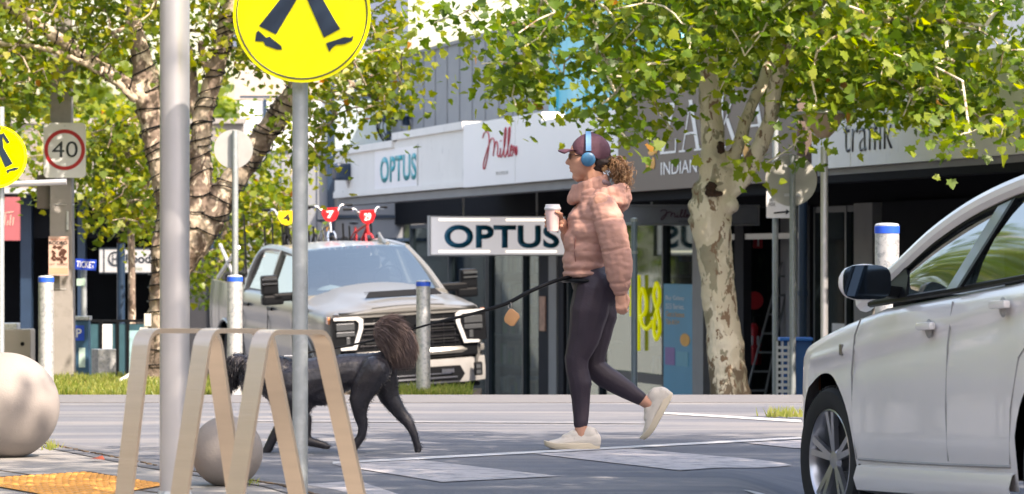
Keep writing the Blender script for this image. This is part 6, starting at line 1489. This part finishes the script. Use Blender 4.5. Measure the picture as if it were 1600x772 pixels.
# hair: ponytail and the hair behind the ear
hr = MB(); rn = random.Random(5)
def curl(p0, p1, r, amp, tw, ph, bulge):
    pts = []; n = 26; p0 = Vector(p0); p1 = Vector(p1); ax = (p1-p0).normalized(); u = Vector((0, 1, 0)); v = ax.cross(u)
    for i in range(n+1):
        t = i/n; a = ph+t*tw; am = amp*math.sin(min(1, t*2.5)*1.57)
        pts.append(p0.lerp(p1, t)+bulge*math.sin(t*2.2)+(u*math.cos(a)+v*math.sin(a))*am)
    hr.tube(pts, [r*(1-.65*(i/n)**2) for i in range(n+1)], 5)
for i in range(330):
    t = rn.random(); e = W(966+rn.gauss(0, 7), 290+rn.gauss(0, 8)-abs(rn.gauss(0, 6)), rn.gauss(0, .035))
    curl(W(949+rn.gauss(0, 1.2), 247+rn.gauss(0, 2.0), rn.gauss(0, .012)), e, rn.uniform(.0018, .0032), rn.uniform(.006, .015), rn.uniform(8, 22), rn.uniform(0, 6), Vector((rn.gauss(.030, .018), rn.gauss(0, .026), rn.gauss(.014, .018))))
for i in range(70):
    curl(W(932+rn.uniform(-5, 10), 250+rn.uniform(-4, 8), -.060+rn.uniform(0, .02)), W(946+rn.gauss(0, 2), 262+rn.gauss(0, 4), -.03), .0035, .003, 3, 0, Vector((0, -.006, 0)))
m = pm('curly_hair', (.21, .105, .045), .55, var=.5, scale=45, col2=(.42, .26, .13), c2scale=38, c2lo=.5, c2hi=.62)
obj('hair', hr, m, PW, True)
q = MB(); q.ell(W(936, 252), (.060, .070, .050)); q.ell(W(948, 248), (.024, .04, .03)); q.ell(W(932, 262), (.045, .058, .03)); me = remesh(q, .006, 2); displace(me, lambda co, no: nz(co, 60)*.006); link('under_hair', me, pm('dark_hair', (.025, .013, .01), .7, var=.4, scale=60), PW, True)
# headphones: own thing
HP = thing('headphones', 'blue over ear headphones worn over the woman\'s plum cap', 'headphones', tuple(Vector(PW.location)+W(919, 249)))
def hpv(p): return p-W(919, 249)
q = MB(); arc = [hpv(W(919, 236)+Vector((0, .093*math.cos(a), .103*math.sin(a)))) for a in np.linspace(0.0, math.pi, 25)]
rows = []
for p in arc:
    n_ = Vector((0, p.y, p.z-.03)).normalized(); rows.append([q.bm.verts.new(p+Vector((sx*.0145, 0, 0))+n_*sn*.004) for sx, sn in ((-1, -1), (1, -1), (1, 1), (-1, 1))])
for r0, r1 in zip(rows, rows[1:]):
    for k in range(4): q.bm.faces.new((r0[k], r0[(k+1) % 4], r1[(k+1) % 4], r1[k]))
obj('headband', q, M['hp2'], HP, bevel=.002)
for s in (-1, 1):
    q = MB(); q.lathe([(0, .030), (.026, .029), (.036, .022), (.0385, .010), (.036, 0)], hpv(W(918.5, 249, s*.080)), 32, axis=(0, s, 0)); ec = obj('ear_cup', q, M['hp'], HP, True)
    q = MB(); q.lathe([(.036, 0), (.038, -.006), (.032, -.016), (.015, -.016)], hpv(W(918.5, 249, s*.080)), 32, axis=(0, s, 0)); obj('ear_pad', q, M['black'], ec, True)
# shoes
def shoe(T, name='shoe'):
    q = MB()
    prof = [(.072, .050, .034), (.045, .052, .037), (.0, .052, .038), (-.045, .045, .038), (-.09, .036, .040), (-.13, .030, .040), (-.165, .026, .034)]
    for i in range(len(prof)-1):
        for k in range(4):
            t = k/4; x, z, r = [prof[i][n]*(1-t)+prof[i+1][n]*t for n in range(3)]; q.ell((x, 0, z), (.03, r, z*.92), sub=2)
    q.ell((.035, 0, .078), (.052, .034, .045)); q.ell((.060, 0, .092), (.020, .022, .024)); q.ell((-.035, 0, .075), (.045, .030, .030)); q.ell((-.06, 0, .064), (.05, .028, .026))
    bmesh.ops.transform(q.bm, matrix=T, verts=q.bm.verts); me = remesh(q, .0042, 5); displace(me, lambda co, no: nz(co, 45)*.0008); o = link(name, me, M['shoe'], PW, True)
    q = MB(); N = 40; top_ = []; bot = []
    for i in range(N):
        a = i/N*6.283; x = -.052+.150*math.cos(a); hw = .046*(1-.18*((x+.052)/.15+.0))*1.0 if False else .045-.006*math.cos(a); y = hw*math.copysign(abs(math.sin(a))**.8, math.sin(a))
        toe = max(0, (-x-.11)/.09)**2*.020; heel = max(0, (x-.06)/.04)**2*.006
        top_.append(q.bm.verts.new((x, y, .034+toe*.8+max(0, x)*.12))); bot.append(q.bm.verts.new((x*.97-.001, y*.93, .0+toe+heel)))
    for i in range(N): q.bm.faces.new((bot[i], bot[(i+1) % N], top_[(i+1) % N], top_[i]))
    q.bm.faces.new(top_); q.bm.faces.new(bot[::-1]); bmesh.ops.transform(q.bm, matrix=T, verts=q.bm.verts); obj('sole', q, M['sole'], o, True, bevel=.006, ang=60)
    q = MB()
    for i in range(4): q.tube([(-.045-.022*i, -.022, .088-.012*i), (-.05-.022*i, 0, .098-.012*i), (-.045-.022*i, .022, .088-.012*i)], .003, 5)
    bmesh.ops.transform(q.bm, matrix=T, verts=q.bm.verts); obj('laces', q, M['white_txt'], o, True)
shoe(Matrix.Translation(W(909, 700.5, -.085))); 
phi = math.atan2(.88, .48); Rm = Matrix.Rotation(-phi, 4, 'Y')     # (x,z) rotated by phi
cW = W(1029, 640, .085); shoe(Matrix.Translation(cW-(Rm.to_3x3() @ Vector((-.02, 0, .035)))) @ Rm)
# belt
q = MB(); q.tube([W(913, 436)+Vector((.112*math.cos(a), .166*math.sin(a), -.006)) for a in np.linspace(0, 6.283, 41)[:-1]], .010, 8, closed=True)
obj('waist_belt', q, M['black'], PW, True)
# cup
CP = thing('coffee_cup', 'pale pink takeaway coffee cup with a white lid held by the woman', 'cup', tuple(Vector(PW.location)+CUPC-Vector((0, 0, .066))))
q = MB(); q.lathe([(0, 0), (.029, 0), (.030, .004), (.041, .118), (.0, .118)], (0, 0, 0), 36); obj('cup', q, pm('pink_cup', (.70, .50, .49), .5, var=.02), CP, True)
q = MB(); q.lathe([(.043, .113), (.0445, .116), (.044, .124), (.040, .128), (.038, .140), (.034, .142), (.032, .137), (0, .137)], (0, 0, 0), 36); obj('lid', q, pm('white_lid', (.66, .66, .70), .4, var=.02), CP, True)
# ---------------------------------------------------------------- leash and pouch
DS = 303.0; DY = F/DS
ls = [P(892, 433, 20.18), P(865, 440, 20.1), P(825, 457, 20.0), P(790, 475, 19.95), P(740, 490, 19.9), P(690, 502, 19.85), P(650, 513, 19.85), P(600, 528, 19.98), P(545, 540, 19.98), P(500, 548, 19.9), P(462, 553, 19.84)]
sp = smooth_pts([tuple(p) for p in ls], 5); rr = [.011 if i < 18 else .008 if i < 26 else .0055 for i in range(len(sp))]
q = MB(); q.tube(sp, rr, 8); tag(obj('leash', q, M['black'], smooth=True), 'black leash running from the woman\'s waist to the dark dog', 'leash')
PB = thing('treat_pouch', 'small tan leather pouch clipped onto the black leash', 'pouch', P(797, 474, 19.95))
q = MB(); 
pr_ = [(-.032, .006), (-.03, .036), (-.018, .046), (.024, .040), (.040, .026), (.037, -.026), (.022, -.038), (-.014, -.034), (-.028, -.022)]
q.prism([(a, b_) for a, b_ in pr_], frame(P(798, 497, 19.93)-PB.location, (.86, -.1, -.5), (.5, 0, .86)), -.016, .016); obj('pouch_body', q, pm('tan_leather', (.52, .27, .12), .6, var=.1, scale=20), PB, bevel=.008, smooth=True)
q = MB(); q.tube([(.0+.009*math.cos(a), 0, -.012+.016*math.sin(a)) for a in np.linspace(0, 6.283, 17)[:-1]], .003, 6, closed=True); q.tube([(0, 0, -.028), (-.002, 0, -.045)], .0045, 6); obj('clip', q, M['chrome'], PB, True)
# ---------------------------------------------------------------- dog
DG = thing('dog', 'dark grey poodle cross with clipped coat and brown pompom tail, walking left', 'dog', (0, DY, 0))
def K(px, py, dy=0.0): return Vector(((px-800)/DS, dy, HC-(py-405)/DS))
d = MB()
# trunk
d.chain([(K(592, 572), .075), (K(575, 578), .085), (K(548, 580), .092), (K(515, 587), .105), (K(480, 597), .122), (K(452, 602), .125), (K(432, 598), .10)])
d.ell(K(590, 578), (.072, .085, .085)); d.ell(K(462, 615), (.11, .095, .135)); d.ell(K(440, 612), (.075, .08, .11)); d.ell(K(500, 612), (.11, .085, .075))
# neck and head, lowered
d.chain([(K(440, 585), .095), (K(418, 578), .078), (K(398, 574), .066)])
d.ell(K(375, 575), (.088, .068, .066), rot=Euler((0, -.35, 0)).to_matrix()); d.ell(K(372, 566), (.06, .058, .045))
d.chain([(K(363, 584), .047), (K(354, 598), .036), (K(348, 610), .030)]); d.ell(K(346, 614), (.020, .024, .018)); d.chain([(K(362, 595), .030), (K(353, 610), .02)])
for s in (-1, 1):
    d.chain([(K(386, 568, s*.06), .028), (K(388, 585, s*.078), .034), (K(386, 602, s*.075), .024)])
# hind legs: near (supporting) and far (stretched back)
def ch(pr, y): return [(K(a, c, y+e), r) for a, c, r, e in pr]
d.chain(ch([(586, 580, .082, 0), (572, 602, .072, 0), (563, 622, .055, 0), (563, 645, .037, 0), (568, 664, .027, 0), (566, 680, .024, 0), (553, 699, .022, 0), (543, 708, .022, 0), (532, 710.5, .018, 0)], -.075))
d.chain(ch([(594, 578, .080, 0), (602, 602, .066, 0), (607, 620, .055, 0), (621, 642, .038, 0), (638, 662, .028, 0), (645, 676, .022, 0), (650, 692, .020, 0), (653, 701, .021, 0), (652, 707, .016, -.005)], .075))
# fore legs: near raised, far on the ground reaching forward
d.chain(ch([(458, 625, .070, 0), (466, 645, .050, 0), (478, 655, .036, 0), (479, 675, .027, 0), (480, 688, .025, 0), (497, 692, .022, 0), (508, 695, .022, 0), (513, 697, .017, 0)], -.065))
d.chain(ch([(452, 625, .070, 0), (447, 648, .048, 0), (437, 668, .032, 0), (426, 685, .026, 0), (418, 702, .023, 0), (412, 710, .022, 0), (404, 712, .016, 0)], .065))
for px, py, y in ((532, 711, -.075), (512, 697, -.065), (405, 713, .065), (651, 707, .075)):
    for s in (-1, 0, 1): d.cap(K(px+3, py-1, y+s*.013), .011, K(px-1 if px < 640 else px+1, py+1.2, y+s*.016), .009)
d.chain([(K(600, 560), .035), (K(608, 546), .026), (K(612, 530), .024)])
me = remesh(d, .0075, 3); displace(me, lambda co, no: nz(co, 14)*.003)
M['fur'] = pm('dark_grey_fur', (.018, .018, .025), .42, var=.5, scale=9, bump=.15, bscale=45, col2=(.034, .028, .032), c2scale=6, c2lo=.52, c2hi=.72, stretch=(1, 1, 1.3))
body = link('body', me, M['fur'], DG, True)
def fur(me, n, L, r, comb, sel, seed, m, name):
    rn_ = np.random.default_rng(seed); nv = len(me.vertices); co = np.zeros(nv*3, 'f'); me.vertices.foreach_get('co', co); co = co.reshape(-1, 3); no = np.zeros(nv*3, 'f'); me.vertex_normals.foreach_get('vector', no); no = no.reshape(-1, 3)
    idx = np.nonzero(sel(co))[0]; idx = rn_.choice(idx, n); p = co[idx]+rn_.normal(0, .003, (n, 3)); nn = no[idx]; l = L*rn_.uniform(.5, 1.2, (n, 1))
    c = comb(p); dirv = nn*.55+c+rn_.normal(0, .25, (n, 3)); dirv /= np.linalg.norm(dirv, axis=1)[:, None]
    side = np.cross(dirv, rn_.normal(size=(n, 3))); side /= np.linalg.norm(side, axis=1)[:, None]
    mid = p+dirv*l*.5+nn*.002; tip = p+dirv*l+np.array([0, 0, -.25])*l*.4
    V = np.stack([p-side*r, p+side*r, mid+side*r*.7, mid-side*r*.7, tip], 1).reshape(-1, 3)
    k = np.arange(n)*5; loops = np.stack([k, k+1, k+2, k+3, k+3, k+2, k+4], 1).ravel(); ms = bpy.data.meshes.new(name); ms.vertices.add(n*5); ms.vertices.foreach_set('co', V.astype('f').ravel())
    ms.loops.add(n*7); ms.loops.foreach_set('vertex_index', loops.astype('i')); ms.polygons.add(n*2); ms.polygons.foreach_set('loop_start', (np.arange(n)[:, None]*7+np.array([0, 4])).astype('i').ravel()); ms.update(calc_edges=True)
    return link(name, ms, m, DG)
fur(me, 12000, .010, .0010, lambda p: np.stack([np.full(len(p), .8), np.zeros(len(p)), np.full(len(p), -.5)], 1), lambda c: c[:, 0] > -9, 1, M['fur'], 'coat')
hx = (395-800)/DS
fur(me, 2600, .030, .002, lambda p: np.stack([np.full(len(p), .2), np.zeros(len(p)), np.full(len(p), -1.0)], 1), lambda c: (c[:, 0] < hx), 2, M['fur'], 'shaggy_coat')
# pompom tail
tp = MB(); tp.ell(K(606, 520), (.072, .075, .082)); tp.ell(K(624, 530), (.07, .065, .075)); tp.ell(K(607, 540), (.035, .04, .05)); tm_ = remesh(tp, .01, 2)
M['tail'] = pm('brown_grey_tail_fur', (.115, .08, .075), .7, var=.35, scale=30, col2=(.24, .165, .14), c2scale=25, c2lo=.5, c2hi=.7)
def tcomb(p):
    x0 = K(582, 0).x; t = np.clip((p[:, 0]-x0)/(K(640, 0).x-x0), 0, 1); r = np.stack([1.5-1.0*t, np.zeros(len(p)), -.5-1.9*t], 1); r[:, 2] += np.clip((p[:, 2]-K(0, 525).z)*8, -.2, .9); return r*1.2
link('tail', tm_, M['tail'], DG, True)
fur(tm_, 11000, .085, .0016, tcomb, lambda c: c[:, 0] > -9, 3, M['tail'], 'tail_hair')
q = MB(); q.ell(K(343.5, 614), (.011, .013, .010), sub=2); 
for s in (-1, 1): q.ell(K(362, 573, s*.046), (.009, .007, .009), sub=2)
obj('nose_and_eyes', q, M['black'], DG, True)
q = MB(); q.tube([K(424, 578)+Vector((.035*math.sin(a)*.5, .088*math.cos(a), .085*math.sin(a))) for a in np.linspace(0, 6.283, 25)[:-1]], .010, 8, closed=True); cl_ = obj('collar', q, M['black'], DG, True)
q = MB(); q.box(K(452, 556, -.03), (.05, .02, .008)); obj('collar_tag', q, M['white_txt'], cl_, bevel=.003)
# ---------------------------------------------------------------- separate pieces become parts of their own
SPLIT = {'pier', 'column', 'light_strip', 'mirror_trim', 'lamp_unit', 'tow_hook', 'wiper', 'eye', 'snap_button', 'stile', 'rung', 'strap', 'clamp', 'bolt', 'junction_box',
         'window_trim', 'grille_bar', 'wheel_guide', 'brace', 'hollow', 'motif', 'coping', 'downpipe', 'fascia', 'pillar_trim', 'lock', 'cable', 'fog_lens', 'nose_and_eyes', 'balcony_panel',
         'timber_screen', 'counter', 'rear_wall', 'window_frame', 'panel_joint', 'red_band', 'door_seam', 'soffit', 'bracket', 'upper_wall', 'wall', 'cladding_trim', 'awning', 'shelf_board'}
def split_islands(o):
    me = o.data; n = len(me.vertices); p = list(range(n))
    def f(a):
        while p[a] != a: p[a] = p[p[a]]; a = p[a]
        return a
    for e in me.edges: p[f(e.vertices[0])] = f(e.vertices[1])
    roots = {}
    for i in range(n): roots.setdefault(f(i), []).append(i)
    if not 1 < len(roots) <= 60: return
    bx = [[Vector([min(me.vertices[i].co[k] for i in v) for k in range(3)]), Vector([max(me.vertices[i].co[k] for i in v) for k in range(3)]), set(v)] for v in roots.values()]
    ch = True; e = .004
    while ch:      # pieces that touch stay together
        ch = False
        for i in range(len(bx)):
            for j in range(i+1, len(bx)):
                a, b = bx[i], bx[j]
                if all(a[0][k]-e <= b[1][k] and b[0][k]-e <= a[1][k] for k in range(3)):
                    bx[i] = [Vector([min(a[0][k], b[0][k]) for k in range(3)]), Vector([max(a[1][k], b[1][k]) for k in range(3)]), a[2] | b[2]]; bx.pop(j); ch = True; break
            if ch: break
    if len(bx) < 2: return
    for k, (_, _, vs) in enumerate(bx):
        bm = bmesh.new(); bm.from_mesh(me); bm.verts.ensure_lookup_table()
        bmesh.ops.delete(bm, geom=[v for v in bm.verts if v.index not in vs], context='VERTS')
        m2 = bpy.data.meshes.new(me.name); bm.to_mesh(m2); bm.free()
        for mt in me.materials: m2.materials.append(mt)
        if k == 0: first = m2; continue
        c = o.copy(); c.data = m2; C.objects.link(c)
    o.data = first
for o in list(bpy.data.objects):
    if o.type == 'MESH' and o.parent and o.name.split('.')[0] in SPLIT and len(o.data.vertices) < 20000: split_islands(o)
